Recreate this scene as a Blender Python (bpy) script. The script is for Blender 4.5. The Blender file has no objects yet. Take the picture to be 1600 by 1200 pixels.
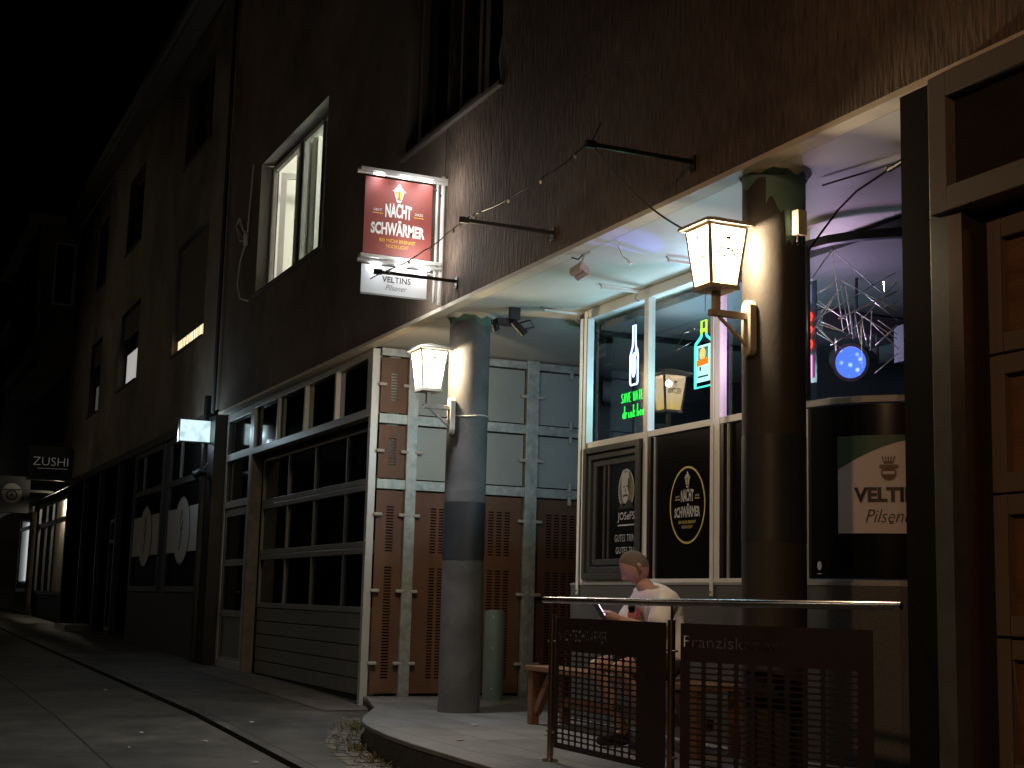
import bpy, bmesh, math, random
from mathutils import Vector as V, Matrix
random.seed(7)
R = math.radians
sc = bpy.context.scene
COL = sc.collection
# ------------------------------------------------------------------ camera
yaw, pitch, roll = 1.1487846, 0.150893, 0.02611322
d = V((-math.sin(yaw)*math.cos(pitch), math.cos(yaw)*math.cos(pitch), math.sin(pitch)))
r = d.cross(V((0, 0, 1))).normalized(); u = r.cross(d)
c, s = math.cos(roll), math.sin(roll)
rr = r*c + u*s; uu = u*c - r*s
cd = bpy.data.cameras.new('camera'); cam = bpy.data.objects.new('camera', cd); COL.objects.link(cam)
cam.matrix_world = Matrix(((rr.x, uu.x, -d.x, 0), (rr.y, uu.y, -d.y, -4.6), (rr.z, uu.z, -d.z, .98), (0, 0, 0, 1)))
cd.sensor_width = 36; cd.lens = 2238.26/1600*36; cd.clip_start = .05; cd.clip_end = 2000
sc.camera = cam
# ------------------------------------------------------------------ world, exposure
w = bpy.data.worlds.new('World'); sc.world = w; w.use_nodes = True
nt = w.node_tree; sky = nt.nodes.new('ShaderNodeTexSky'); sky.sky_type = 'NISHITA'; sky.sun_disc = False
sky.sun_elevation = R(-6); sky.sun_rotation = R(200)
nt.links.new(sky.outputs[0], nt.nodes['Background'].inputs[0]); nt.nodes['Background'].inputs[1].default_value = .004
vs = sc.view_settings; vs.view_transform = 'Standard'; vs.look = 'None'; vs.gamma = 1; vs.use_curve_mapping = False; vs.exposure = 1.1
sc.cycles.use_denoising = True; sc.cycles.max_bounces = 6; sc.cycles.transparent_max_bounces = 12
sc.cycles.caustics_reflective = False; sc.cycles.caustics_refractive = False
sc.cycles.sample_clamp_indirect = 3

def lamp(name, kind, loc, energy, col, size=.1, aim=None, **kw):
    l = bpy.data.lights.new(name, kind); l.energy = energy; l.color = col
    if kind in ('POINT', 'SPOT'): l.shadow_soft_size = size
    if kind == 'AREA': l.size = size
    for k, v in kw.items(): setattr(l, k, v)
    o = bpy.data.objects.new(name, l); COL.objects.link(o); o.location = loc
    if aim is not None: o.rotation_euler = (V(aim)-V(loc)).to_track_quat('-Z', 'Y').to_euler()
    return o
# added spots standing in for unseen street lighting out of frame
lamp('street_light_stand_in', 'SPOT', (4.5, -13.5, 7.5), 820, (1, .56, .28), .25, (-2.4, 0, .6), spot_size=R(56), spot_blend=.8)
lamp('street_light_stand_in', 'SPOT', (-9.5, -11.5, 7.5), 130, (1, .93, .8), .3, (-10.5, -3.2, 0), spot_size=R(75), spot_blend=1)
lamp('street_light_stand_in', 'SPOT', (-34, -13, 8), 150, (1, .85, .62), .3, (-30, 0, 3), spot_size=R(80), spot_blend=1)  # added to lift the left building's walls and shop windows

lamp('street_light_stand_in', 'SPOT', (-19, -12.5, 8), 105, (1, .80, .58), .3, (-17.5, 0, 3.5), spot_size=R(95), spot_blend=1)  # added to brighten the dark facade left of the sign

# ------------------------------------------------------------------ materials
MATS = {}
def mat(name, col=(.5, .5, .5), rough=.6, metal=0, var=0, vscale=8, bump=0, bscale=40, stretch=(1, 1, 1), spec=.5, emit=None, es=0):
    if name in MATS: return MATS[name]
    m = bpy.data.materials.new(name); m.use_nodes = True; n = m.node_tree.nodes; L = m.node_tree.links
    b = n['Principled BSDF']; b.inputs['Base Color'].default_value = (*col, 1); b.inputs['Roughness'].default_value = rough
    b.inputs['Metallic'].default_value = metal; b.inputs['Specular IOR Level'].default_value = spec
    if emit: b.inputs['Emission Color'].default_value = (*emit, 1); b.inputs['Emission Strength'].default_value = es
    if var or bump:
        tc = n.new('ShaderNodeTexCoord'); mp = n.new('ShaderNodeMapping'); mp.inputs['Scale'].default_value = stretch
        L.new(tc.outputs['Object'], mp.inputs[0])
    if var:
        a = n.new('ShaderNodeTexNoise'); a.inputs['Scale'].default_value = vscale; a.inputs['Detail'].default_value = 6; a.inputs['Roughness'].default_value = .65
        L.new(mp.outputs[0], a.inputs['Vector'])
        rp = n.new('ShaderNodeValToRGB'); rp.color_ramp.elements[0].position = .3; rp.color_ramp.elements[1].position = .72
        rp.color_ramp.elements[0].color = (*[max(0, x*(1-var)) for x in col], 1); rp.color_ramp.elements[1].color = (*[min(1, x*(1+var)) for x in col], 1)
        L.new(a.outputs[0], rp.inputs[0]); L.new(rp.outputs[0], b.inputs['Base Color'])
        mr = n.new('ShaderNodeMapRange'); mr.inputs[3].default_value = max(.03, rough-.12); mr.inputs[4].default_value = min(1, rough+.12)
        L.new(a.outputs[0], mr.inputs[0]); L.new(mr.outputs[0], b.inputs['Roughness'])
    if bump:
        a2 = n.new('ShaderNodeTexNoise'); a2.inputs['Scale'].default_value = bscale; a2.inputs['Detail'].default_value = 5
        L.new(mp.outputs[0], a2.inputs['Vector'])
        bp = n.new('ShaderNodeBump'); bp.inputs['Strength'].default_value = bump; bp.inputs['Distance'].default_value = .01
        L.new(a2.outputs[0], bp.inputs['Height']); L.new(bp.outputs[0], b.inputs['Normal'])
    MATS[name] = m; return m
def emis(name, col, st):
    m = bpy.data.materials.new(name); m.use_nodes = True; n = m.node_tree.nodes; n.clear()
    e = n.new('ShaderNodeEmission'); e.inputs[0].default_value = (*col, 1); e.inputs[1].default_value = st
    o = n.new('ShaderNodeOutputMaterial'); m.node_tree.links.new(e.outputs[0], o.inputs[0]); MATS[name] = m; return m
def glass(name, tint, ior=1.5):
    m = bpy.data.materials.new(name); m.use_nodes = True; n = m.node_tree.nodes; n.clear(); L = m.node_tree.links
    t = n.new('ShaderNodeBsdfTransparent'); t.inputs[0].default_value = (*tint, 1)
    g = n.new('ShaderNodeBsdfGlossy'); g.inputs['Roughness'].default_value = .012
    f = n.new('ShaderNodeFresnel'); f.inputs[0].default_value = ior
    mx = n.new('ShaderNodeMixShader'); o = n.new('ShaderNodeOutputMaterial')
    L.new(f.outputs[0], mx.inputs[0]); L.new(t.outputs[0], mx.inputs[1]); L.new(g.outputs[0], mx.inputs[2]); L.new(mx.outputs[0], o.inputs[0])
    return m
M_wall = mat('brown_scratch_plaster', (.130, .095, .073), .82, bump=1, bscale=22, stretch=(1.6, 1.6, .26), var=.55, vscale=20, spec=.25)
for n_ in M_wall.node_tree.nodes:
    if n_.type == 'BUMP': n_.inputs['Distance'].default_value = .045
M_wall2 = mat('smooth_dark_plaster', (.13, .10, .078), .85, bump=.4, bscale=60, var=.2, vscale=3)
M_wall3 = mat('olive_plaster', (.18, .148, .112), .9, bump=.3, bscale=70, var=.2, vscale=2)
M_soffit = mat('soffit_paint', (.68, .66, .62), .55, var=.06, vscale=1.5, bump=.12, bscale=3)
M_trim = mat('cream_trim', (.74, .67, .55), .6, var=.12, vscale=5)
M_groove = mat('groove', (.16, .11, .07), .8)
M_col = mat('column_anthracite', (.115, .115, .12), .65, var=.1, vscale=4, bump=.15, bscale=22)
M_band = mat('column_dark_band', (.03, .036, .042), .5, var=.15, vscale=6)
M_green = mat('old_green_paint', (.13, .24, .2), .6, var=.15, vscale=14)
M_galv = mat('galvanised_steel', (.42, .45, .43), .42, .45, var=.35, vscale=11, bump=.15, bscale=20)
M_alu = mat('grey_aluminium', (.27, .27, .265), .45, .1, var=.1, vscale=6)
M_aluw = mat('pale_aluminium', (.55, .55, .54), .38, .35, var=.08, vscale=6)
M_gpan = mat('garage_sheet', (.22, .22, .215), .5, .2, var=.08, vscale=5, bump=.1, bscale=15)
M_dgl = mat('dark_glass', (.006, .006, .007), .07, spec=.6)
M_dgl2 = mat('matt_dark_glass', (.02, .02, .02), .25, var=.3, vscale=3)
M_rust = mat('brown_panel', (.125, .062, .034), .5, var=.12, vscale=3, bump=.1, bscale=25)
M_rustd = mat('rust_dark_panel', (.020, .010, .008), .5, var=.2, vscale=5)
M_black = mat('black_void', (.004, .004, .004), .9, spec=.1)
M_blkp = mat('black_paint', (.007, .007, .008), .4)
M_grpan = mat('grey_plate', (.30, .345, .35), .32, var=.06, vscale=2)
M_clip = mat('light_clip', (.40, .40, .38), .5)
M_white = mat('white_frame', (.62, .62, .60), .4, var=.05, vscale=9)
M_gran = mat('granite_speckle', (.072, .071, .070), .6, var=.75, vscale=140, bump=.1, bscale=100)
M_film = mat('black_film', (.006, .006, .0065), .16, spec=.5)
M_steel = mat('brushed_steel', (.55, .50, .46), .22, 1)
M_wood = mat('bench_wood', (.16, .075, .04), .6, var=.4, vscale=6, stretch=(1, 12, 12), bump=.3, bscale=18)
M_bol = mat('bollard_green', (.13, .19, .175), .5, var=.12, vscale=8)
M_asph = mat('asphalt', (.075, .070, .060), .75, var=.5, vscale=3, bump=.5, bscale=90)
M_pave = mat('sidewalk', (.075, .070, .063), .7, var=.45, vscale=2.2, bump=.5, bscale=70)
def patchy(m, sc_=.55, lo=.45, hi=1.25):
    n = m.node_tree.nodes; L = m.node_tree.links; b = n['Principled BSDF']; src = b.inputs['Base Color'].links[0].from_socket
    tc = n.new('ShaderNodeTexCoord'); a = n.new('ShaderNodeTexNoise'); a.inputs['Scale'].default_value = sc_; a.inputs['Detail'].default_value = 8; a.inputs['Roughness'].default_value = .6; a.inputs['Distortion'].default_value = .6
    mr = n.new('ShaderNodeMapRange'); mr.inputs[1].default_value = .35; mr.inputs[2].default_value = .65; mr.inputs[3].default_value = lo; mr.inputs[4].default_value = hi
    g_ = n.new('ShaderNodeTexNoise'); g_.inputs['Scale'].default_value = 160; g_.inputs['Detail'].default_value = 2
    mr2 = n.new('ShaderNodeMapRange'); mr2.inputs[3].default_value = .45; mr2.inputs[4].default_value = 1.55
    mu = n.new('ShaderNodeMath'); mu.operation = 'MULTIPLY'; mx = n.new('ShaderNodeVectorMath'); mx.operation = 'SCALE'
    L.new(tc.outputs['Object'], a.inputs['Vector']); L.new(a.outputs[0], mr.inputs[0]); L.new(tc.outputs['Object'], g_.inputs['Vector']); L.new(g_.outputs[0], mr2.inputs[0])
    L.new(mr.outputs[0], mu.inputs[0]); L.new(mr2.outputs[0], mu.inputs[1]); L.new(src, mx.inputs[0]); L.new(mu.outputs[0], mx.inputs['Scale']); L.new(mx.outputs[0], b.inputs['Base Color'])
patchy(M_wall, .7, .6, 1.25); patchy(M_wall2, .5, .6, 1.3); patchy(M_wall3, .4, .55, 1.3); patchy(M_col, 2.2, .7, 1.25); patchy(M_asph); patchy(M_pave, .9, .4, 1.3)
M_dark = mat('dark_joint_and_shade', (.006, .006, .006), .9)
M_inner = mat('interior_grey', (.07, .075, .08), .8, var=.1, vscale=2)
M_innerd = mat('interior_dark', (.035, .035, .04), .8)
M_wlet = mat('white_lettering', (.75, .75, .75), .5)
M_glet = mat('grey_lettering', (.42, .42, .42), .5)
M_ylet = mat('amber_lettering', (.75, .42, .06), .5)
M_gold = mat('gold_print', (.55, .45, .12), .5)
M_olive = mat('olive_print', (.13, .12, .06), .6)
M_black2 = mat('black_lettering', (.01, .01, .01), .5)
M_red = mat('banner_red', (.235, .052, .044), .5, var=.05, vscale=3)
M_bwhite = mat('banner_white', (.70, .72, .75), .45)
M_skin = mat('skin', (.40, .235, .18), .55, var=.12, vscale=30)
M_hair = mat('short_hair', (.13, .10, .085), .8, bump=.4, bscale=200)
M_shirt = mat('white_tshirt', (.78, .77, .79), .85, bump=.8, bscale=11, stretch=(1, 1, .6))
M_short = mat('dark_shorts', (.02, .02, .024), .9)
M_glass = glass('window_glass', (.86, .9, .9))
M_glass2 = glass('clear_pane', (.93, .94, .94))

# ------------------------------------------------------------------ mesh helpers
class MB:
    def __init__(s): s.v = []; s.f = []; s.m = []; s.mats = []; s.sm = []
    def mi(s, m):
        if m not in s.mats: s.mats.append(m)
        return s.mats.index(m)
    def add(s, vs, fs, m, smooth=False):
        b = len(s.v); s.v += [tuple(x) for x in vs]; k = s.mi(m)
        for f in fs: s.f.append([b+i for i in f]); s.m.append(k); s.sm.append(smooth)
        return s
    def box(s, a, b, m):
        x0, x1 = sorted((a[0], b[0])); y0, y1 = sorted((a[1], b[1])); z0, z1 = sorted((a[2], b[2]))
        return s.add([(x0, y0, z0), (x1, y0, z0), (x1, y1, z0), (x0, y1, z0), (x0, y0, z1), (x1, y0, z1), (x1, y1, z1), (x0, y1, z1)],
                     [(0, 3, 2, 1), (4, 5, 6, 7), (0, 1, 5, 4), (1, 2, 6, 5), (2, 3, 7, 6), (3, 0, 4, 7)], m)
    def obox(s, o, X, Y, Z, m):
        o, X, Y, Z = V(o), V(X), V(Y), V(Z)
        p = [o, o+X, o+X+Y, o+Y, o+Z, o+X+Z, o+X+Y+Z, o+Y+Z]
        return s.add(p, [(0, 3, 2, 1), (4, 5, 6, 7), (0, 1, 5, 4), (1, 2, 6, 5), (2, 3, 7, 6), (3, 0, 4, 7)], m)
    def tube(s, pts, r, m, n=10, cap=True, smooth=True):
        pts = [V(p) for p in pts]; rs = r if isinstance(r, (list, tuple)) else [r]*len(pts)
        vs = []; ref = None
        for i, p in enumerate(pts):
            t = (pts[min(i+1, len(pts)-1)]-pts[max(i-1, 0)]).normalized()
            if ref is None: ref = t.orthogonal().normalized()
            ref = (ref - t*ref.dot(t))
            ref = ref.normalized() if ref.length > 1e-6 else t.orthogonal().normalized()
            q = t.cross(ref)
            for k in range(n):
                a = 2*math.pi*k/n; vs.append(p+(ref*math.cos(a)+q*math.sin(a))*rs[i])
        fs = [(i*n+k, i*n+(k+1) % n, (i+1)*n+(k+1) % n, (i+1)*n+k) for i in range(len(pts)-1) for k in range(n)]
        s.add(vs, fs, m, smooth)
        if cap: s.add(vs, [tuple(range(n))[::-1], tuple(range((len(pts)-1)*n, len(pts)*n))], m)
        return s
    def prism(s, poly, off, m, m2=None):
        poly = [V(p) for p in poly]; off = V(off); n = len(poly)
        vs = poly+[p+off for p in poly]
        s.add(vs, [tuple(range(n))[::-1], tuple(range(n, 2*n))], m)
        s.add(vs, [(i, (i+1) % n, n+(i+1) % n, n+i) for i in range(n)], m2 or m)
        return s
    def build(s, name, parent=None, smooth=False):
        me = bpy.data.meshes.new(name); me.from_pydata(s.v, [], s.f)
        for m in s.mats: me.materials.append(m)
        me.polygons.foreach_set('material_index', s.m); me.polygons.foreach_set('use_smooth', s.sm)
        bm = bmesh.new(); bm.from_mesh(me); bmesh.ops.remove_doubles(bm, verts=bm.verts, dist=1e-6)
        for e_ in bm.edges:
            if len(e_.link_faces) == 2 and e_.calc_face_angle(0) > .6: e_.smooth = False
        bm.to_mesh(me); bm.free()
        me.update()
        o = bpy.data.objects.new(name, me); COL.objects.link(o)
        if parent is not None: attach(o, parent)
        return o
def attach(o, parent):
    o.parent = parent
    t = V(parent.location); p = parent.parent
    while p is not None: t += V(p.location); p = p.parent
    o.location = V(o.location)-t
def empty(name, loc=(0, 0, 0)):
    o = bpy.data.objects.new(name, None); COL.objects.link(o); o.location = loc; o.empty_display_size = .2; return o
def tag(o, label, cat, group=None, kind=None):
    if label: o['label'] = label
    if cat: o['category'] = cat
    if group: o['group'] = group
    if kind: o['kind'] = kind
    return o
def bevel(o, w=.004, seg=2):
    b = o.modifiers.new('b', 'BEVEL'); b.width = w; b.segments = seg; b.limit_method = 'ANGLE'; return o
def text_data(txt, size=1, bold=0, warp=None, depth=0, space=1, shear=0):
    cu = bpy.data.curves.new('t', 'FONT'); cu.body = txt; cu.size = size; cu.offset = bold; cu.align_x = 'CENTER'; cu.extrude = depth
    cu.space_character = space; cu.shear = shear; cu.resolution_u = 3
    o = bpy.data.objects.new('t', cu); COL.objects.link(o); dg = bpy.context.evaluated_depsgraph_get(); dg.update()
    me = bpy.data.meshes.new_from_object(o.evaluated_get(dg)); vs = [v.co.copy() for v in me.vertices]; fs = [tuple(p.vertices) for p in me.polygons]
    bpy.data.objects.remove(o); bpy.data.meshes.remove(me); bpy.data.curves.remove(cu)
    return vs, fs
def put_text(mb, txt, o, U, W, m, width, height, bold=0, warp=None, t=.0015, shear=0, space=1):
    """centred text fitted to width x height on the plane o,U,W; warp(x in -1..1) -> dy"""
    vs, fs = text_data(txt, 1, bold, shear=shear, space=space)
    x0 = min(v.x for v in vs); x1 = max(v.x for v in vs); y0 = min(v.y for v in vs); y1 = max(v.y for v in vs)
    U, W, o = V(U), V(W), V(o); n = U.cross(W); out = []
    for v in vs:
        x = (v.x-(x0+x1)/2)/(x1-x0)*2; y = (v.y-y0)/(y1-y0)
        yy = y*height; 
        if warp: yy = warp(x, y)*height
        out.append(o+U*(x*width/2)+W*yy+n*t)
    mb.add(out, fs, m)
def disc_pts(o, U, W, rx, ry, n=32, a0=0, a1=2*math.pi):
    o, U, W = V(o), V(U), V(W)
    return [o+U*rx*math.cos(a0+(a1-a0)*k/n)+W*ry*math.sin(a0+(a1-a0)*k/n) for k in range(n+1 if a1-a0 < 6.28 else n)]
def ring(mb, o, U, W, rx, ry, t, m, h=.002, n=48, a0=0, a1=2*math.pi):
    nn = V(U).cross(V(W))*h; closed = a1-a0 > 6.28
    A = disc_pts(V(o)+nn, U, W, rx, ry, n, a0, a1); B = disc_pts(V(o)+nn, U, W, rx-t, ry-t, n, a0, a1)
    N = len(A); mb.add(A+B, [(i, (i+1) % N, N+(i+1) % N, N+i) for i in range(N if closed else N-1)], m)
def flat(mb, pts, o, U, W, m, h=.002):
    nn = V(U).cross(V(W))*h; mb.add([V(o)+V(U)*x+V(W)*y+nn for x, y in pts], [tuple(range(len(pts)))], m)
def perf(mb, o, U, W, w_, h_, cols, clen, rows, rh, m, rad=None, th=.004):
    """sheet w_ x h_ with slots: cols = list of slot starts, rows = list of slot bottoms"""
    o, U, W = V(o), V(U), V(W); nrm = U.cross(W)
    def P(x, y): return o+U*x+W*y
    def q(x0, y0, x1, y1):
        if x1-x0 > 1e-5 and y1-y0 > 1e-5: mb.add([P(x0, y0), P(x1, y0), P(x1, y1), P(x0, y1)], [(0, 1, 2, 3)], m)
    rows = sorted(rows); cols = sorted(cols); rad = min(rad or rh/2, clen/2, rh/2)*.98
    g = min([b-a for a, b in zip(cols, cols[1:])] or [clen*1.2])-clen; gz = min([b-a for a, b in zip(rows, rows[1:])])-rh
    y = 0; k = .3
    for ry in rows:
        b0, b1 = ry-gz/2, ry+rh+gz/2
        q(0, y, w_, b0)
        xl = cols[0]-g/2; q(0, b0, xl, b1)
        for i, cx in enumerate(cols):
            a0, a1 = cx-g/2, cx+clen+g/2
            x0, x1, y0, y1 = cx, cx+clen, ry, ry+rh
            out = [(a0, b0), (a1, b0), (a1, b1), (a0, b1)]
            inn = [(x0+rad, y0), (x1-rad, y0), (x1-rad*k, y0+rad*k), (x1, y0+rad), (x1, y1-rad), (x1-rad*k, y1-rad*k), (x1-rad, y1), (x0+rad, y1), (x0+rad*k, y1-rad*k), (x0, y1-rad), (x0, y0+rad), (x0+rad*k, y0+rad*k)]
            pts = [P(*p) for p in out+inn]
            mb.add(pts, [(0, 1, 5, 4), (1, 6, 5), (1, 7, 6), (1, 2, 8, 7), (2, 9, 8), (2, 10, 9), (2, 3, 11, 10), (3, 12, 11), (3, 13, 12), (3, 0, 14, 13), (0, 15, 14), (0, 4, 15)], m)
            if i+1 < len(cols): q(a1, b0, cols[i+1]-g/2, b1)
        q(cols[-1]+clen+g/2, b0, w_, b1); y = b1
    q(0, y, w_, h_)
def sheet(mb, name, parent, th=.004):
    o = mb.build(name, parent); sm = o.modifiers.new('s', 'SOLIDIFY'); sm.thickness = th; sm.offset = 0; return o
def frame_grid(mb, x0, x1, z0, z1, xs, zs, bw, y0, y1, m, outer=None):
    """window frame in an XZ plane; xs, zs = bar centres; pieces butt, horizontals run between verticals"""
    ow = outer or bw
    mb.box((x0, y0, z0), (x0+ow, y1, z1), m); mb.box((x1-ow, y0, z0), (x1, y1, z1), m)
    mb.box((x0+ow, y0, z0), (x1-ow, y1, z0+ow), m); mb.box((x0+ow, y0, z1-ow), (x1-ow, y1, z1), m)
    for z in zs: mb.box((x0+ow, y0+.002, z-bw/2), (x1-ow, y1-.002, z+bw/2), m)
    zz = [z0+ow]+sum([[z-bw/2, z+bw/2] for z in sorted(zs)], [])+[z1-ow]
    for x in xs:
        for i in range(0, len(zz), 2): mb.box((x-bw/2, y0+.004, zz[i]), (x+bw/2, y1-.004, zz[i+1]), m)
X_, Y_, Z_ = V((1, 0, 0)), V((0, 1, 0)), V((0, 0, 1))

# ------------------------------------------------------------------ ground
def g(x):
    if x > -13.5: return max(-1.0, -.10-.03*(x+13.5))
    if x > -60: return -.10+.012*(-13.5-x)
    return .458
xs = [400, 120, 60, 30, 16, 8, 4, 2, 0, -2, -4, -6, -8, -10, -12, -13.5, -16, -20, -25, -30, -40, -50, -60, -90, -200, -500]
def strip(name, y0, y1, dz, m, rng=xs, kind='structure'):
    mb = MB(); vs = []
    for x in rng: vs += [(x, y0, g(x)+dz), (x, y1, g(x)+dz)]
    mb.add(vs, [(2*i, 2*i+2, 2*i+3, 2*i+1) for i in range(len(rng)-1)], m)
    o = mb.build(name); tag(o, None, None, kind='structure'); return o
strip('ground', -400, 400, -.16, M_asph)
near = [x for x in xs if x <= 30 and x >= -90]
mb = MB(); vs = []
for x in near: vs += [(x, -9.5, g(x)-.04), (x, -2.885, g(x)-.04), (x, -2.865, g(x)-.04), (x, -1.66, g(x)-.035)]
mb.add(vs, [(4*i+j, 4*i+4+j, 4*i+5+j, 4*i+1+j) for i in range(len(near)-1) for j in (0, 2)], M_asph)
mb.add(vs, [(4*i+1, 4*i+5, 4*i+6, 4*i+2) for i in range(len(near)-1)], M_dark)
tag(mb.build('road'), None, None, kind='structure')
mb = MB(); vs = []
for x in near: vs += [(x, -1.66, g(x)-.14), (x, -1.645, g(x)), (x, -1.55, g(x)+.002), (x, -1.54, g(x)+.002), (x, .3, g(x)+.002)]
mb.add(vs, [(5*i+j, 5*i+5+j, 5*i+6+j, 5*i+1+j) for i in range(len(near)-1) for j in (1, 3)], M_pave)
mb.add(vs, [(5*i+j, 5*i+5+j, 5*i+6+j, 5*i+1+j) for i in range(len(near)-1) for j in (0, 2)], M_dark)  # curb face coloured black as its unlit side; narrow strip behind is a joint
vs = []
rs_ = [x for x in near if -20 <= x <= -13.5]
for x in rs_: vs += [(x, -.42, g(x)+.007), (x, .2, g(x)+.007)]
mb.add(vs, [(2*i, 2*i+2, 2*i+3, 2*i+1) for i in range(len(rs_)-1)], mat('concrete_strip', (.12, .11, .10), .8, var=.4, vscale=4, bump=.3))
tag(mb.build('sidewalk'), None, None, kind='structure')
strip('pavement', -14, -9.7, -.03, M_pave, near)
# tiled terrace with curb
ter = [(-13.9, .14), (-13.3, -.03), (-12.65, -.21), (-12.1, -.46), (-11.65, -.66), (-11.17, -.82), (-10.7, -.91), (-10.06, -.99), (-9.5, -1.025), (-8.6, -1.045), (-7, -1.05), (-5.3, -1.05), (-5.3, 1.1), (-7, 3.2), (-11, 3.2), (-11, 7), (-14.2, 7), (-14.2, .14)]
def tile_mat():
    m = mat('terrace_tiles', (.20, .20, .195), .55, var=.3, vscale=3, bump=.15, bscale=40); n = m.node_tree.nodes; L = m.node_tree.links
    b = n['Principled BSDF']; src = b.inputs['Base Color'].links[0].from_socket
    tc = n.new('ShaderNodeTexCoord'); br = n.new('ShaderNodeTexBrick'); br.inputs['Scale'].default_value = 1
    br.inputs['Brick Width'].default_value = .8; br.inputs['Row Height'].default_value = .4; br.inputs['Mortar Size'].default_value = .006
    br.inputs['Color1'].default_value = (1, 1, 1, 1); br.inputs['Color2'].default_value = (.8, .8, .8, 1); br.inputs['Mortar'].default_value = (.25, .25, .25, 1)
    mx = n.new('ShaderNodeMixRGB'); mx.blend_type = 'MULTIPLY'; mx.inputs[0].default_value = 1
    L.new(tc.outputs['Object'], br.inputs['Vector']); L.new(src, mx.inputs[1]); L.new(br.outputs[0], mx.inputs[2]); L.new(mx.outputs[0], b.inputs['Base Color']); return m
M_tile = tile_mat()
def stone_mat():
    return mat('curb_stone', (.05, .048, .044), .75, var=.4, vscale=12, bump=.4, bscale=30)
mb = MB(); mb.prism([(x, y, -.035) for x, y in ter], (0, 0, .035), M_tile)
inner = [(x+.0, y+(.025 if y < 0 else 0), -.55) for x, y in ter]
mb.prism(inner, (0, 0, .515), stone_mat())
o = mb.build('terrace_platform'); tag(o, None, None, kind='structure'); bevel(o, .008)

# ------------------------------------------------------------------ bar building
B = empty('bar_building', (-9, 0, 0)); tag(B, 'brown plastered building with pale soffit over the corner bar and grey garage doors', 'building')
def hole_wall(mb, x0, x1, z0, z1, wins, y0, th, m, mr=None, pale=None):
    """wall sheet in XZ with rectangular holes and reveals of depth th"""
    xs_ = sorted({x0, x1, *[q for w_ in wins for q in w_[:2]]}); zs_ = sorted({z0, z1, *[q for w_ in wins for q in w_[2:]]})
    for i in range(len(xs_)-1):
        for j in range(len(zs_)-1):
            cx, cz = (xs_[i]+xs_[i+1])/2, (zs_[j]+zs_[j+1])/2
            if any(w_[0] < cx < w_[1] and w_[2] < cz < w_[3] for w_ in wins): continue
            mb.add([(xs_[i], y0, zs_[j]), (xs_[i+1], y0, zs_[j]), (xs_[i+1], y0, zs_[j+1]), (xs_[i], y0, zs_[j+1])], [(0, 1, 2, 3)], m)
    for a, b, e, f in wins:
        mm = pale[1] if pale and pale[0] == (a, b, e, f) else (mr or m)
        mb.add([(a, y0, e), (a, y0+th, e), (a, y0+th, f), (a, y0, f)], [(0, 1, 2, 3)], mm)
        mb.add([(b, y0, e), (b, y0+th, e), (b, y0+th, f), (b, y0, f)], [(3, 2, 1, 0)], mm)
        mb.add([(a, y0, f), (b, y0, f), (b, y0+th, f), (a, y0+th, f)], [(0, 3, 2, 1)], mm)
        mb.add([(a, y0, e), (b, y0, e), (b, y0+th, e), (a, y0+th, e)], [(0, 1, 2, 3)], mm)
HT = 10.4
M_rev = mat('pale_reveal', (.55, .53, .5), .7)
mb = MB(); hole_wall(mb, -11.86, 3, 3.6, HT, [(-11.86, -10.63, 5.31, 7.1)], 0, .22, M_wall); mb.add([(3, 0, -1), (3, 9, -1), (3, 9, HT), (3, 0, HT)], [(0, 1, 2, 3)], M_wall)
mb.build('wall', B)
mb = MB(); hole_wall(mb, -20.72, -11.9, 3.6, HT, [(-13.0, -11.9, 5.31, 7.1), (-18.9, -15.78, 5.02, 6.86)], .012, .22, M_wall2, None, ((-18.9, -15.78, 5.02, 6.86), M_rev))
mb.build('wall', B)['label'] = 'smoother dark plaster left of the expansion joint'
mb = MB(); mb.box((-11.9, .03, 3.6), (-11.86, .25, 5.2), M_black); mb.build('expansion_joint', B)
# lit window is cut separately (own wall piece around it)
# soffit
mb = MB(); mb.box((-14.1, .165, 3.59), (-5.2, 9, 3.8), M_soffit); o = mb.build('soffit', B)
mb = MB(); mb.box((-20.7, .0, 3.565), (-5.0, .125, 3.6), M_trim); mb.box((-14.1, .125, 3.585), (-5.2, .165, 3.6), M_groove); mb.box((-5.0, 0, 3.565), (3, .125, 3.6), M_trim)
o = mb.build('edge_trim', B)
# columns
def column(x, y, rad, bands, green, M_col=M_col, zt=3.59):
    mb = MB(); n = 40; zs_ = [0, bands[0], bands[1], zt-.02]
    mb.tube([(x, y, -.02), (x, y, zt+.02)], rad, M_col, n, cap=False)
    o = mb.build('column', B)
    b = MB(); b.tube([(x, y, bands[0]), (x, y, bands[1])], rad+.002, M_band, n, cap=False); b.build('painted_band', o)
    gmb = MB(); vs = []; N = 64
    for k in range(N):
        a = 2*math.pi*k/N; zz = zt-.085-.03*math.sin(3*a+green)-.015*math.sin(7*a)
        vs += [(x+(rad+.002)*math.cos(a), y+(rad+.002)*math.sin(a), zz), (x+(rad+.002)*math.cos(a), y+(rad+.002)*math.sin(a), zt+.001)]
    gmb.add(vs, [(2*k, 2*((k+1) % N), 2*((k+1) % N)+1, 2*k+1) for k in range(N)], M_green, True); gmb.build('old_paint', o)
    fm = MB(); vs = []
    for k in range(N):
        a = 2*math.pi*k/N; zz = zt-.03-.014*math.sin(5*a+1)-.008*math.sin(11*a); rr_ = rad+.006+.01*math.sin(4*a)**2
        vs += [(x+rr_*math.cos(a), y+rr_*math.sin(a), zz), (x+(rr_+.03)*math.cos(a), y+(rr_+.03)*math.sin(a), zt-.001)]
    fm.add(vs, [(2*k, 2*((k+1) % N), 2*((k+1) % N)+1, 2*k+1) for k in range(N)], M_trim, True); fm.build('plaster_collar', o)
    return o
C1 = (-12.07, .38); C2 = (-7.03, .26)
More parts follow.
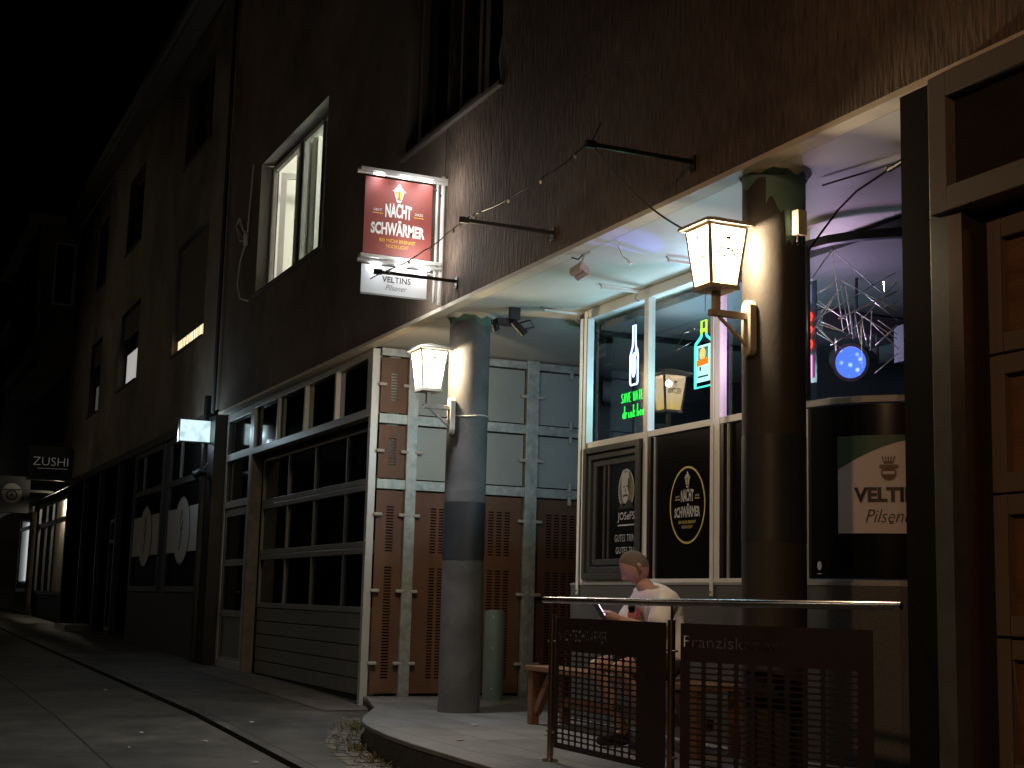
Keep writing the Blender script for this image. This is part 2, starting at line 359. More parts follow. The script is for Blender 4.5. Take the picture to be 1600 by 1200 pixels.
c1 = column(*C1, .188, (1.34, 1.86), 0)
c2 = column(*C2, .188, (1.36, 1.98), 0, mat('column_brown', (.048, .042, .037), .65, var=.12, vscale=5, bump=.15, bscale=28))
mb = MB(); vs = []
for k in range(25):
    q = -48+k*4; a = R(q); zb = 3.35+.05*math.sin(k*.7) if not -14 < q < 30 else 3.12+.02*math.sin(k*2)
    vs += [(C2[0]+.1925*math.cos(a), C2[1]+.1925*math.sin(a), zb), (C2[0]+.1925*math.cos(a), C2[1]+.1925*math.sin(a), 3.53)]
mb.add(vs, [(2*k, 2*k+2, 2*k+3, 2*k+1) for k in range(24)], M_green, True); mb.build('old_paint', c2)
# pier at the right, galvanised post
mb = MB(); mb.box((-5.57, .02, -.5), (-5.335, .6, 3.564), mat('black_pier', (.010, .009, .008), .9, spec=.1)); mb.build('pier', B)
mb = MB(); mb.box((-5.33, -.01, -.5), (-5.20, .35, 3.56), mat('dull_steel', (.10, .105, .10), .5, .2, var=.2, vscale=6)); bevel(mb.build('steel_post', B), .004)
# recess side wall: galvanised frame with clipped panels
WX = -14.0
F = MB()
posts = [(.495, .61), (1.86, 2.0), (3.2, 3.34)]
for a, b in posts: F.box((WX-.08, a, 0), (WX+.03, b, 3.585), M_galv)
segs = [(.19, .505), (.595, 1.86), (2.0, 3.2)]
for a, b in segs:
    for z0, z1 in ((2.78, 2.88), (2.1, 2.2), (3.49, 3.57)): F.box((WX-.07, a, z0), (WX+.015, b, z1), M_galv)
fr = F.build('cladding_frame', B); bevel(fr, .003)
mb = MB(); mb.box((WX-.075, .30, 2.0), (WX-.06, .42, 3.5), M_galv); mb.box((WX-.35, .35, -.02), (WX-.2, 3.4, 3.58), M_black); mb.build('backing', fr)
def pan(y0, y1, z0, z1, m, cols=None, rows=None, cl=.068, rh=.014):
    mb = MB(); o = V((WX-.02, y0, z0))
    if cols: perf(mb, o, Y_, Z_, y1-y0, z1-z0, [c_-y0 for c_ in cols], cl, [r_-z0 for r_ in rows], rh, m)
    else: mb.add([o, o+Y_*(y1-y0), o+Y_*(y1-y0)+Z_*(z1-z0), o+Z_*(z1-z0)], [(0, 1, 2, 3)], m)
    p_ = sheet(mb, 'perforated_panel' if cols else 'grey_panel', fr, .006)
    ym, zm = (y0+y1)/2, (z0+z1)/2
    def clip(y, z, dy, dz):
        hh, ww = (.05, .018) if dy == 0 else (.018, .045)
        k = MB(); k.box((WX-.012, y-ww, z-hh), (WX+.034, y+ww, z+hh), M_clip); bevel(k.build('clip', p_), .012, 3)
    for z in ([zm] if z1-z0 < 1 else [z0+.3, zm, z1-.25]):
        clip(y0+.01, z, 1, 0); clip(y1-.01, z, 1, 0)
    
    if y1-y0 > 1: clip(ym-.2, z1-.01, 0, 1); clip(ym-.2, z0+.01, 0, 1)
rs = lambda a, b, p: [a+p*i for i in range(int((b-a)/p)+1)]
lowrows = rs(.18, 1.31, .03)+rs(1.46, 1.93, .03)
c0 = [.31]
for z0, z1 in ((2.215, 2.765), (2.895, 3.475)): pan(.2, .49, z0, z1, M_rust, c0, rs(z0+.13, z0+.42, .03), .085)
pan(.2, .49, .03, 2.085, M_rust, c0, lowrows, .085)
cl1 = [.80+.094*i for i in range(10)]; cl2 = [2.14+.094*i for i in range(10)]
pan(.615, 1.845, .03, 2.085, M_rust, cl1, lowrows); pan(2.02, 3.18, .03, 2.085, M_rust, cl2, lowrows)
for a, b in ((.615, 1.845), (2.02, 3.18)):
    for z0, z1 in ((2.215, 2.765), (2.895, 3.475)): pan(a, b, z0, z1, M_grpan)
mb = MB(); mb.box((-14.2, 3.34, -.02), (-14.05, 9, 3.59), M_innerd); mb.box((-14.2, 7, -.02), (-11, 7.1, 3.59), M_innerd); mb.build('rear_wall', B)
# garage door left
def garage_left():
    x0, x1 = -18.97, -14.09; YO = .13
    mb = MB()   # outer posts and transom box
    mb.box((x1, YO-.03, g(x1)-.05), (x1+.075, YO+.05, 3.56), M_aluw); mb.box((x0-.08, YO-.02, -.1), (x0, YO+.13, 2.85), mat('worn_post', (.24, .20, .17), .6, var=.3, vscale=9))
    frame_grid(mb, x0-.02, x1, 2.85, 3.56, [x0+(x1-x0)*t for t in (.25, .5, .75)], [], .05, YO-.03, YO+.1, M_aluw, .085)
    fr_ = mb.build('garage_door', B); bevel(fr_, .004)
    P_ = MB(); P_.box((x0+.05, YO+.03, 2.92), (x1-.05, YO+.04, 3.5), M_dgl); P_.build('pane', fr_)
    mb = MB(); zs_ = [2.82, 2.18, 1.51, .82]
    for i in range(3):
        frame_grid(mb, x0+.02, x1-.01, zs_[i+1]+.004, zs_[i]-.004, [x0+(x1-x0)*t for t in (.26, .5, .75)], [], .05, YO+.14, YO+.2, M_alu, .062)
    z = zs_[3]; H = (z-(g(x1)+.06))/5
    for i in range(5):
        zb = z-(i+1)*H
        mb.box((x0+.02, YO+.15, zb+.006), (x1-.01, YO+.2, zb+H-.006), M_gpan); mb.box((x0+.03, YO+.165, zb-.006), (x1-.02, YO+.19, zb+.006), M_dark)
    mb.box((x0+.02, YO+.14, g(x1)-.02), (x1-.01, YO+.2, g(x1)+.05), M_dark)
    dl = mb.build('door_leaf', fr_); bevel(dl, .005)
    mb = MB(); mb.box((x0+.05, YO+.17, .85), (x1-.03, YO+.18, 2.8), M_dgl); mb.build('pane', fr_)
    # side door
    mb = MB(); a, b = -20.62, -19.11
    frame_grid(mb, a, b, -.02, 3.56, [], [2.92, 2.24], .1, YO-.0, YO+.1, M_aluw, .11)
    sd = mb.build('side_door', B); bevel(sd, .004)
    mb = MB(); frame_grid(mb, a+.12, b-.12, .02, 2.17, [], [1.42, .72], .09, YO+.02, YO+.09, M_alu, .1); mb.box((a+.2, YO+.04, .1), (b-.2, YO+.06, .68), M_gpan)
    mb.box((b-.3, YO-.05, 1.0), (b-.16, YO, 1.03), M_blkp); mb.box((b-.2, YO-.02, .9), (b-.16, YO+.02, 1.1), M_blkp)
    bevel(mb.build('door_leaf', sd), .004)
    mb = MB(); mb.box((a+.1, YO+.05, .75), (b-.1, YO+.055, 3.46), M_dgl); mb.build('pane', sd)
garage_left()
mb = MB(); mb.box((-21.1, -.04, -.1), (-20.65, .2, 3.56), M_blkp); mb.box((-21.25, -.09, -.1), (-21.12, .05, 3.9), M_blkp)
mb.build('dark_pier', B)
mb = MB(); mb.tube([(-20.8, -.05, 3.6), (-20.8, -.05, HT)], .03, mat('drain_pipe', (.015, .014, .013), .7, 0)); mb.build('drain_pipe', B)
# garage door right
def garage_right():
    x0 = -5.25
    mb = MB(); frame_grid(mb, x0-.02, -.5, 2.86, 3.545, [-2.8], [], .1, -.06, .1, mat('taupe_frame', (.17, .15, .13), .5), .12)
    gd = mb.build('garage_door', B); bevel(gd, .004)
    mb = MB(); mb.box((x0+.08, .0, 2.95), (-.6, .01, 3.46), mat('ribbed_glass', (.03, .024, .018), .25, bump=1, bscale=30, stretch=(.2, .2, 6))); mb.build('pane', gd)
    mb = MB(); mb.box((x0+.055, -.02, g(-5)-.1), (x0+.15, .12, 2.855), mat('copper_rail', (.16, .11, .08), .32, .8, var=.2, vscale=3)); mb.build('guide_rail', gd)
    mb = MB(); mb.box((x0+.152, .1, -.4), (x0+.2, .2, 2.855), M_dark)
    zs_ = [2.80, 2.16, 1.52, .88, .24, -.4]
    for i in range(5): frame_grid(mb, x0+.205, -.5, zs_[i+1]+.006, zs_[i]-.006, [x0+1.3, x0+2.5, x0+3.5], [], .1, .08, .16, mat('bronze_frame', (.17, .12, .085), .45, .2), .09)
    bevel(mb.build('door_leaf', gd), .004)
    mb = MB(); mb.box((x0+.26, .12, -.4), (-.6, .125, 2.75), mat('amber_glass', (.16, .075, .032), .3, var=.4, vscale=1.3, bump=.4, bscale=30, stretch=(.2, .2, 6))); mb.build('pane', gd)
garage_right()

# ------------------------------------------------------------------ shopfront
SY = 1.20
SF = empty('shopfront', (-9.5, SY, 0)); tag(SF, 'white framed glass shopfront of the bar with rounded corners on a granite plinth', 'shopfront')
arcL = [(-11.25, SY), (-11.5, SY+.06), (-11.7, SY+.22), (-11.82, SY+.45), (-11.85, SY+.8), (-11.85, 4)]
arcR = [(-8.03, SY), (-7.78, SY+.04), (-7.58, SY+.14), (-7.42, SY+.29), (-7.28, SY+.5), (-7.2, SY+.75), (-7.16, SY+1.1), (-7.16, 4)]
def curved(mb, pts, z0, z1, m, off=0, th=0):
    n = len(pts); P = [V((x, y, 0)) for x, y in pts]; N = []
    for i in range(n):
        t = (P[min(i+1, n-1)]-P[max(i-1, 0)]).normalized(); N.append(V((t.y, -t.x, 0)))
    f_ = [P[i]+N[i]*off for i in range(n)]
    if th == 0:
        mb.add([(p.x, p.y, z0) for p in f_]+[(p.x, p.y, z1) for p in f_], [(i, i+1, n+i+1, n+i) for i in range(n-1)], m, True); return
    k = [P[i]+N[i]*(off-th) for i in range(n)]
    vs = [(p.x, p.y, z0) for p in f_]+[(p.x, p.y, z1) for p in f_]+[(p.x, p.y, z0) for p in k]+[(p.x, p.y, z1) for p in k]
    fs = []
    for i in range(n-1): fs += [(i, i+1, n+i+1, n+i), (n+i, n+i+1, 3*n+i+1, 3*n+i), (2*n+i, 3*n+i, 3*n+i+1, 2*n+i+1), (i, 2*n+i, 2*n+i+1, i+1)]
    fs += [(0, n, 3*n, 2*n), (n-1, 3*n-1, 4*n-1, 2*n-1)]
    mb.add(vs, fs, m)
aL = arcL[::-1]
full = aL+arcR
full_mid = [(-11.25, SY), (-8.03, SY)]
ZT, ZS = 2.36, 1.16
mb = MB()
curved(mb, [(x, y) for x, y in full], -.02, ZS-.02, M_gran, .065, .3); mb.build('granite_plinth', SF)
mb = MB(); curved(mb, full, ZS-.019, ZS, M_alu, .07, .3); mb.build('sill', SF)
mb = MB()
muls = [-11.25, -10.16, -9.08, -8.03]
for x in muls:
    mb.box((x-.035, SY-.035, ZS-.0), (x+.035, SY+.03, 3.585), M_white)
for x in (-11.25, -9.08):   # flat bars screwed on the outside, running below the sill
    mb.box((x-.012, SY-.086, ZS-.10), (x+.028, SY-.076, 3.5), M_white)
    mb.tube([(x+.008, SY-.088, ZS-.07), (x+.008, SY-.092, ZS-.07)], .009, M_blkp, 8)
for i in range(3):
    a, b = muls[i]+.035, muls[i+1]-.035
    mb.box((a, SY-.03, ZT-.025), (b, SY+.025, ZT+.025), M_white); mb.box((a, SY-.03, 3.50), (b, SY+.025, 3.585), M_white); mb.box((a, SY-.03, ZS), (b, SY+.04, ZS+.03), M_white)
curved(mb, arcR, ZT-.022, ZT+.022, M_alu, .02, .05); curved(mb, arcR, ZS, ZS+.02, M_alu, .02, .05)
curved(mb, aL, ZT-.03, ZT+.03, M_blkp, .03, .06)
bevel(mb.build('frame', SF), .004)
mb = MB(); curved(mb, aL, 3.5, 3.585, M_blkp, .03, .06); mb.build('gasket', SF)
mb = MB(); curved(mb, [(x, y) for x, y in arcR], 3.44, 3.5, M_blkp, .035, .06)
mb.build('gasket', SF); mb = MB(); mb.tube([(-7.965, SY-.015, ZT+.03), (-7.965, SY-.015, 3.46)], .02, M_blkp); mb.build('gasket', SF)
for i in range(3):
    a, b = muls[i]+.035, muls[i+1]-.035
    mb = MB(); mb.add([(a, SY, ZT+.03), (b, SY, ZT+.03), (b, SY, 3.50), (a, SY, 3.50)], [(0, 1, 2, 3)], M_glass); mb.build('pane', SF)
    if i:
        mb = MB(); mb.box((a, SY-.008, ZS+.03), (b, SY+.008, ZT-.03), M_film)
        mb.box((a+.0, SY-.03, ZS+.03), (a+.05, SY-.009, ZT-.03), M_blkp); mb.box((a+.085, SY-.02, ZS+.03), (a+.105, SY-.009, ZT-.03), M_alu)
        mb.build('black_pane', SF)
mb = MB(); curved(mb, arcR, ZT+.03, 3.44, M_glass, 0); mb.build('pane', SF)
mb = MB(); curved(mb, aL, ZT+.03, 3.5, M_glass, 0); mb.build('pane', SF)
mb = MB(); curved(mb, arcR, ZS+.03, ZT-.03, M_film, 0); mb.build('black_pane', SF)
mb = MB(); curved(mb, aL, ZS, ZT-.03, M_film, 0); mb.build('black_pane', SF)
# serving hatch in the first bay (stepped dark frame)
mb = MB(); a, b = muls[0]+.05, muls[1]-.05
M_hat = mat('hatch_frame', (.05, .05, .052), .35)
frame_grid(mb, a, b, ZS+.03, ZT-.035, [], [], .05, SY-.07, SY+.02, M_hat, .05)
frame_grid(mb, a+.052, b, ZS+.085, ZT-.09, [], [], .05, SY-.045, SY+.02, M_hat, .05)
frame_grid(mb, a+.106, b, ZS+.15, ZT-.15, [a+.3, a+.38], [], .022, SY-.02, SY+.02, M_hat, .05)
hf = mb.build('hatch_frame', SF); bevel(hf, .004)
mb = MB(); mb.box((a+.1, SY-.004, ZS+.15), (b, SY+.004, ZT-.15), M_film); mb.build('pane', hf)
# window openers on the head of the frame
for x in (-11.33, -10.24, -9.16):
    mb = MB(); mb.box((x-.014, SY-.42, 3.55), (x+.014, SY-.06, 3.572), M_white); mb.tube([(x, SY-.40, 3.56), (x, SY-.44, 3.59)], .007, M_alu, 6); mb.tube([(x, SY-.08, 3.55), (x, SY-.10, 3.50), (x, SY-.06, 3.48)], .006, M_alu, 6)
    bevel(mb.build('window_opener', SF), .004)
# interior
IN = empty('bar_interior', (-9.5, 3, 0)); tag(IN, 'dark grey room of the bar seen behind the upper shopfront panes', 'room')
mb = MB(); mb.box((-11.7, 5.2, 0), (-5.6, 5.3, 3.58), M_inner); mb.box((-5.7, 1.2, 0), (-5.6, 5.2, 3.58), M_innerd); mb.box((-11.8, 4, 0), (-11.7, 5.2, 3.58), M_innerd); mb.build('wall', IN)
mb = MB(); mb.box((-11.6, 1.5, 3.5), (-5.7, 5.19, 3.56), M_inner); mb.build('ceiling', IN)
mb = MB(); mb.box((-11.6, 1.5, .0), (-7.2, 5.19, .02), M_innerd); mb.build('floor', IN)
mb = MB(); mb.tube([(-9.0, 3.2, 3.36), (-9.0, 5.0, 3.36)], .14, M_innerd, 20); mb.tube([(-10.8, 3.6, 3.3), (-7.4, 3.6, 3.3)], .12, M_innerd, 16); mb.box((-10.2, 2.6, 3.3), (-9.7, 4.6, 3.48), M_innerd); mb.build('air_duct', IN)
mb = MB(); mb.box((-9.93, 5.15, 2.28), (-9.83, 5.198, 2.44), M_white); mb.build('wall_socket', IN)
mb = MB(); mb.box((-8.0, 1.95, 2.72), (-7.72, 2.0, 2.98), mat('blue_cloth', (.025, .06, .08), .8, bump=.8, bscale=6)); mb.build('blue_cloth', IN)

# ------------------------------------------------------------------ neon and light
def neon(name, paths, rad, m, parent, n=6):
    mb = MB()
    for p in paths: mb.tube(p, rad, m, n)
    return mb.build(name, parent)
E_wn = emis('neon_white', (.42, .58, 1), 2.2); E_cn = emis('neon_cyan', (.08, .8, .6), 1.0); E_gn = emis('neon_green', (.02, 1, .06), 1.1); E_yn = emis('neon_yellow', (.5, .9, .05), .8)
E_on = emis('neon_orange', (1, .25, .02), .6); E_rn = emis('neon_red', (1, .06, .04), 1.6); E_pk = emis('neon_pink', (1, .35, .8), 1); E_pw = emis('panel_white', (.55, 1, .9), .7); E_cr = emis('print_cream', (1, .62, .2), .7); E_wb = emis('blue_white_label', (.5, .66, 1), 2)
NY = SY+.16
t = empty('neon_sign', (-10.75, NY, 2.8)); tag(t, 'white blue neon beer bottle glowing in the left upper pane', 'neon sign')
bx, bz, h = -10.71, 2.86, .52
def bottle(bx, bz, h, w_, nw, sh=.55):
    L_ = [(-w_, 0.02), (-w_*.8, 0), (w_*.8, 0), (w_, .02), (w_, h*sh), (nw*1.3, h*(sh+.14)), (nw, h*(sh+.24)), (nw, h), (-nw, h), (-nw, h*(sh+.24)), (-nw*1.3, h*(sh+.14)), (-w_, h*sh), (-w_, .02)]
    return [(bx+x, NY, bz+z) for x, z in L_]
neon('tube', [bottle(bx, bz, .52, .066, .022, .5)], .008, E_wn, t)
mb = MB(); mb.add([(bx+.045*math.cos(a), NY-.004, bz+.17+.11*math.sin(a)) for a in [2*math.pi*k/20 for k in range(20)]], [tuple(range(20))], E_wb)
mb.obox((bx+.02, NY-.008, bz+.26), (.04, 0, -.02), (0, .006, 0), (.015, 0, .06), E_wb); mb.build('label_plate', t)
mb = MB(); mb.tube([(bx, NY+.01, 3.49), (bx, NY+.01, bz)], .004, M_blkp, 5); mb.build('cord', t)
t = empty('neon_sign', (-10.6, NY, 2.5)); tag(t, 'two lines of green neon lettering under the white blue neon bottle', 'neon sign')
STK = {'S': [[(1, .9), (.5, 1), (.1, .8), (.4, .55), (.9, .35), (.6, 0), (0, .1)]], 'A': [[(0, 0), (.5, 1), (1, 0)], [(.2, .4), (.8, .4)]], 'V': [[(0, 1), (.5, 0), (1, 1)]], 'E': [[(.9, 1), (0, 1), (0, 0), (.9, 0)], [(0, .5), (.7, .5)]],
       'W': [[(0, 1), (.25, 0), (.5, .8), (.75, 0), (1, 1)]], 'T': [[(0, 1), (1, 1)], [(.5, 1), (.5, 0)]], 'R': [[(0, 0), (0, 1), (.8, .95), (.8, .55), (0, .5), (.9, 0)]],
       'd': [[(.8, .5), (.2, .5), (.1, .1), (.6, 0), (.85, .3), (.95, 1.2), (.85, 0)]], 'r': [[(.1, .5), (.2, 0)], [(.2, .3), (.5, .55), (.9, .5)]], 'i': [[(.4, .5), (.5, 0), (.8, .1)]], 'n': [[(.1, .5), (.15, 0)], [(.15, .3), (.6, .5), (.75, 0), (1, .1)]],
       'k': [[(.2, 1.2), (.15, 0)], [(.8, .6), (.2, .3), (.9, 0)]], 'b': [[(.2, 1.2), (.1, 0), (.7, .05), (.8, .45), (.2, .45)]], 'e': [[(.1, .25), (.8, .35), (.5, .55), (.1, .3), (.4, 0), (.9, .1)]]}
def strokes(txt, x, z, cw, ch, gap):
    out = []
    for ch_ in txt:
        for st in STK.get(ch_, []): out.append([(x+a*cw, NY, z+b*ch) for a, b in st])
        x += (cw+gap) if ch_ != ' ' else cw*.7
    return out
neon('tube', strokes('SAVE WATER', -10.93, 2.72, .034, .08, .013), .0035, E_gn, t, 5)
neon('tube', strokes('drink beer', -10.90, 2.58, .034, .09, .012), .0045, E_gn, t, 5)
t = empty('neon_sign', (-9.6, NY, 2.7)); tag(t, 'cyan outlined gin bottle neon with orange band and white label in the middle pane', 'neon sign')
bx, bz = -9.58, 2.70
neon('tube', [[(bx+x, NY, bz+z) for x, z in ((-.036, .42), (-.045, .40), (-.12, .355), (-.125, .33), (-.125, 0), (.125, 0), (.125, .33), (.12, .355), (.045, .40), (.036, .42))]], .011, E_cn, t)
neon('tube', [[(bx+x, NY, bz+z) for x, z in ((-.036, .42), (-.036, .53), (.036, .53), (.036, .42))]], .009, E_yn, t)
mb = MB(); mb.box((bx-.04, NY-.01, bz+.44), (bx+.04, NY, bz+.465), E_yn); mb.build('collar_band', t)
mb = MB(); mb.box((bx-.10, NY-.004, bz+.04), (bx+.10, NY+.002, bz+.335), E_pw)
lp = mb.build('label_plate', t)
mb = MB(); mb.box((bx-.07, NY-.008, bz+.19), (bx+.07, NY-.005, bz+.315), M_innerd); mb.box((bx-.075, NY-.008, bz+.075), (bx+.075, NY-.005, bz+.088), M_innerd)
mb.box((bx-.05, NY-.009, bz+.13), (bx-.03, NY-.005, bz+.16), M_innerd); mb.build('dark_print', t)
mb = MB(); mb.add([(bx+.046*math.cos(a), NY-.011, bz+.262+.052*math.sin(a)) for a in [2*math.pi*k/20 for k in range(20)]], [tuple(range(20))], E_cr); mb.build('round_print', t)
mb = MB(); mb.obox((bx-.085, NY-.014, bz+.165), (.17, 0, .01), (0, .003, 0), (0, 0, .05), E_on); mb.build('orange_band', t)
mb = MB(); mb.tube([(bx, NY+.01, 3.49), (bx, NY+.01, bz+.6)], .004, M_blkp, 5); mb.build('cord', t)
t = empty('neon_sign', (-8.2, NY+.15, 2.9)); tag(t, 'red and pink vertical neon sign half hidden behind the right column', 'neon sign')
nx, ny = -8.37, NY+.12
mb = MB()
for z in (3.06, 2.96, 2.86): ring(mb, (nx, ny, z), X_, Z_, .055, .045, .016, E_rn, .0, 20)
mb.build('tube', t)
mb = MB(); mb.tube([(nx+.03, ny, 2.62), (nx+.03, ny, 2.78)], .012, E_pk, 8); mb.tube([(nx-.02, ny, 2.62), (nx-.02, ny, 2.78)], .010, E_pk, 8); mb.build('tube', t)
mb = MB(); mb.tube([(nx, ny, 3.17), (nx, ny, 3.3)], .012, E_wn, 8); mb.build('tube', t)
mb = MB(); mb.box((nx-.09, ny+.01, 2.58), (nx+.09, ny+.016, 3.32), mat('clear_acrylic', (.12, .13, .16), .2)); mb.build('backing_plate', t)
# stage light
def par():
    t = empty('stage_light', (-8.55, 2.1, 2.8)); tag(t, 'black disco spotlight with glowing blue lens behind the rounded pane', 'spotlight')
    o = V((-8.62, 2.05, 2.82)); dr = (V((0, -4.6, .98))-o).normalized(); dr = (dr+V((-.25, -.2, .05))).normalized()
    a = o-dr*.32
    mb = MB(); mb.tube([a, a+dr*.04, o-dr*.02, o], [.09, .125, .135, .14], M_blkp, 28); mb.build('housing', t)
    mb = MB(); U = dr.cross(Z_).normalized(); W = U.cross(dr).normalized()
    m = bpy.data.materials.new('blue_lens'); m.use_nodes = True; n = m.node_tree.nodes; n.clear(); L = m.node_tree.links
    tc = n.new('ShaderNodeTexCoord'); vo = n.new('ShaderNodeTexVoronoi'); vo.inputs['Scale'].default_value = 16; L.new(tc.outputs['Object'], vo.inputs[0])
    rp = n.new('ShaderNodeValToRGB'); rp.color_ramp.elements[0].color = (.5, .75, 1, 1); rp.color_ramp.elements[1].color = (.07, .16, .9, 1); rp.color_ramp.elements[1].position = .35; L.new(vo.outputs[0], rp.inputs[0])
    e = n.new('ShaderNodeEmission'); e.inputs[1].default_value = .8; L.new(rp.outputs[0], e.inputs[0]); oo = n.new('ShaderNodeOutputMaterial'); L.new(e.outputs[0], oo.inputs[0])
    mb.add(disc_pts(o+dr*.003, U, W, .118, .118, 28), [tuple(range(28))], m); mb.build('lens', t)
    mb = MB(); ring(mb, o+dr*.006, U, W, .145, .145, .025, M_black, 0, 32)
    mb.tube([o-dr*.15-U*.16, o-dr*.15-U*.16+W*.2, o-dr*.15+U*.16+W*.2, o-dr*.15+U*.16], .012, M_blkp, 6); mb.tube([o-dr*.15+W*.2, (o-dr*.15).xy.to_3d()+Z_*3.5], .012, M_blkp, 6); mb.build('yoke', t)
par()
# hanging stick sculpture in the rounded window
t = empty('stick_mobile', (-8.1, 2.6, 3.0)); tag(t, 'tangle of thin silver sticks hanging behind the rounded pane above the blue spotlight', 'decoration')
M_stick = mat('silver_stick', (.5, .48, .45), .3, 1)
M_stick2 = mat('pale_stick', (.70, .69, .66), .45)
rnd = random.Random(5)
sticks = [((-8.041,1.451,3.488),(-8.234,1.36,3.238)),((-8.06,1.464,3.494),(-8.01,1.519,2.894)),((-8.054,1.46,3.492),(-7.678,1.719,3.048)),((-7.593,1.642,3.259),(-8.146,1.371,2.993)),((-8.029,1.505,3.275),(-7.652,1.697,3.01)),((-7.992,1.521,3.242),(-8.095,1.35,2.991)),((-7.979,1.467,3.261),(-7.897,1.488,2.864)),((-7.947,1.497,3.208),(-7.908,1.528,2.834)),((-8.078,1.345,3.17),(-7.96,1.442,3.241)),((-8.1,1.371,3.122),(-7.989,1.527,2.982)),((-8.161,1.405,3.114),(-7.998,1.414,3.031)),((-7.662,1.709,3.214),(-7.87,1.488,2.891)),((-7.86,1.56,3.167),(-7.603,1.655,2.93)),((-8.084,1.341,2.956),(-7.986,1.523,2.891)),((-8.102,1.36,2.939),(-7.986,1.43,2.791)),((-8.187,1.422,2.913),(-8.012,1.509,2.78)),((-7.872,1.508,3.019),(-7.905,1.585,2.803)),((-7.855,1.554,2.998),(-7.842,1.584,2.784)),((-7.8,1.542,2.854),(-7.861,1.61,2.785)),((-7.808,1.604,3.023),(-7.848,1.622,2.753)),((-7.934,1.556,3.044),(-7.622,1.669,2.803)),((-7.626,1.674,2.901),(-7.737,1.577,2.767)),((-7.716,1.585,2.942),(-7.599,1.65,2.832)),((-7.77,1.573,2.928),(-7.646,1.698,2.743)),((-7.864,1.473,2.866),(-8.064,1.45,2.805)),((-7.625,1.674,2.707),(-7.759,1.586,2.577)),((-8.16,1.414,2.999),(-7.969,1.478,2.897)),((-7.903,1.493,2.942),(-7.961,1.482,2.901)),((-7.654,1.701,3.144),(-7.947,1.429,2.974)),((-8.083,1.479,3.131),(-8.141,1.312,2.849)),((-7.744,1.652,3.043),(-7.662,1.717,3.081))]
mb = MB()
for i, (a, b) in enumerate(sticks): mb.tube([a, b], .0036 if i % 7 else .006, M_stick2 if i % 3 else M_stick, 6)
mb.build('sticks', t)
mb = MB(); p = V((-7.977, 1.402, 3.468)); mb.tube([p, V((p.x, p.y, 3.5))], .003, M_blkp, 5); mb.build('cord', t)
t = empty('stick_mobile', (-10.3, 2.4, 3.1)); tag(t, 'few crossed silver sticks hanging in the middle pane beside the gin bottle neon', 'decoration')
mb = MB()
for a, b in [((-10.686,2.1,3.687),(-11.515,2.2,3.314)),((-11.4,2.1,3.744),(-11.083,2.2,3.489)),((-11.377,2.1,3.752),(-11.062,2.2,3.563)),((-11.322,2.1,3.295),(-11.149,2.2,3.38)),((-11.191,2.1,3.671),(-11.289,2.2,3.662)),((-12.503,2.1,3.574),(-12.628,2.2,3.405))]: mb.tube([a, b], .0045, M_stick, 6)
mb.build('sticks', t)
# unseen coloured lamps, added inside the bar to tint the soffit
lamp('unseen_bar_lamp', 'POINT', (-10.3, 1.75, 2.95), 24, (.45, .80, 1), .12)
lamp('unseen_bar_lamp', 'POINT', (-9.5, 1.6, 2.85), 12, (.62, .9, 1), .12)
lamp('unseen_bar_lamp', 'POINT', (-8.5, 1.65, 2.9), 17, (.95, .60, 1), .12)
lamp('unseen_bar_lamp', 'SPOT', (-9.6, 1.7, 2.55), 60, (.12, .16, 1), .01, (-8.9, .2, 3.59), spot_size=R(20), spot_blend=.5)
lamp('unseen_bar_lamp', 'POINT', (-8.0, 3.0, 2.2), 2, (.35, .35, 1), .2)
lamp('neon_glow', 'POINT', (-10.68, SY+.1, 2.62), 1.2, (.05, 1, .15), .03)  # unseen points added beside the neon to boost its glow
lamp('neon_glow', 'POINT', (-9.6, SY+.1, 2.95), 1.2, (.15, 1, .8), .03)

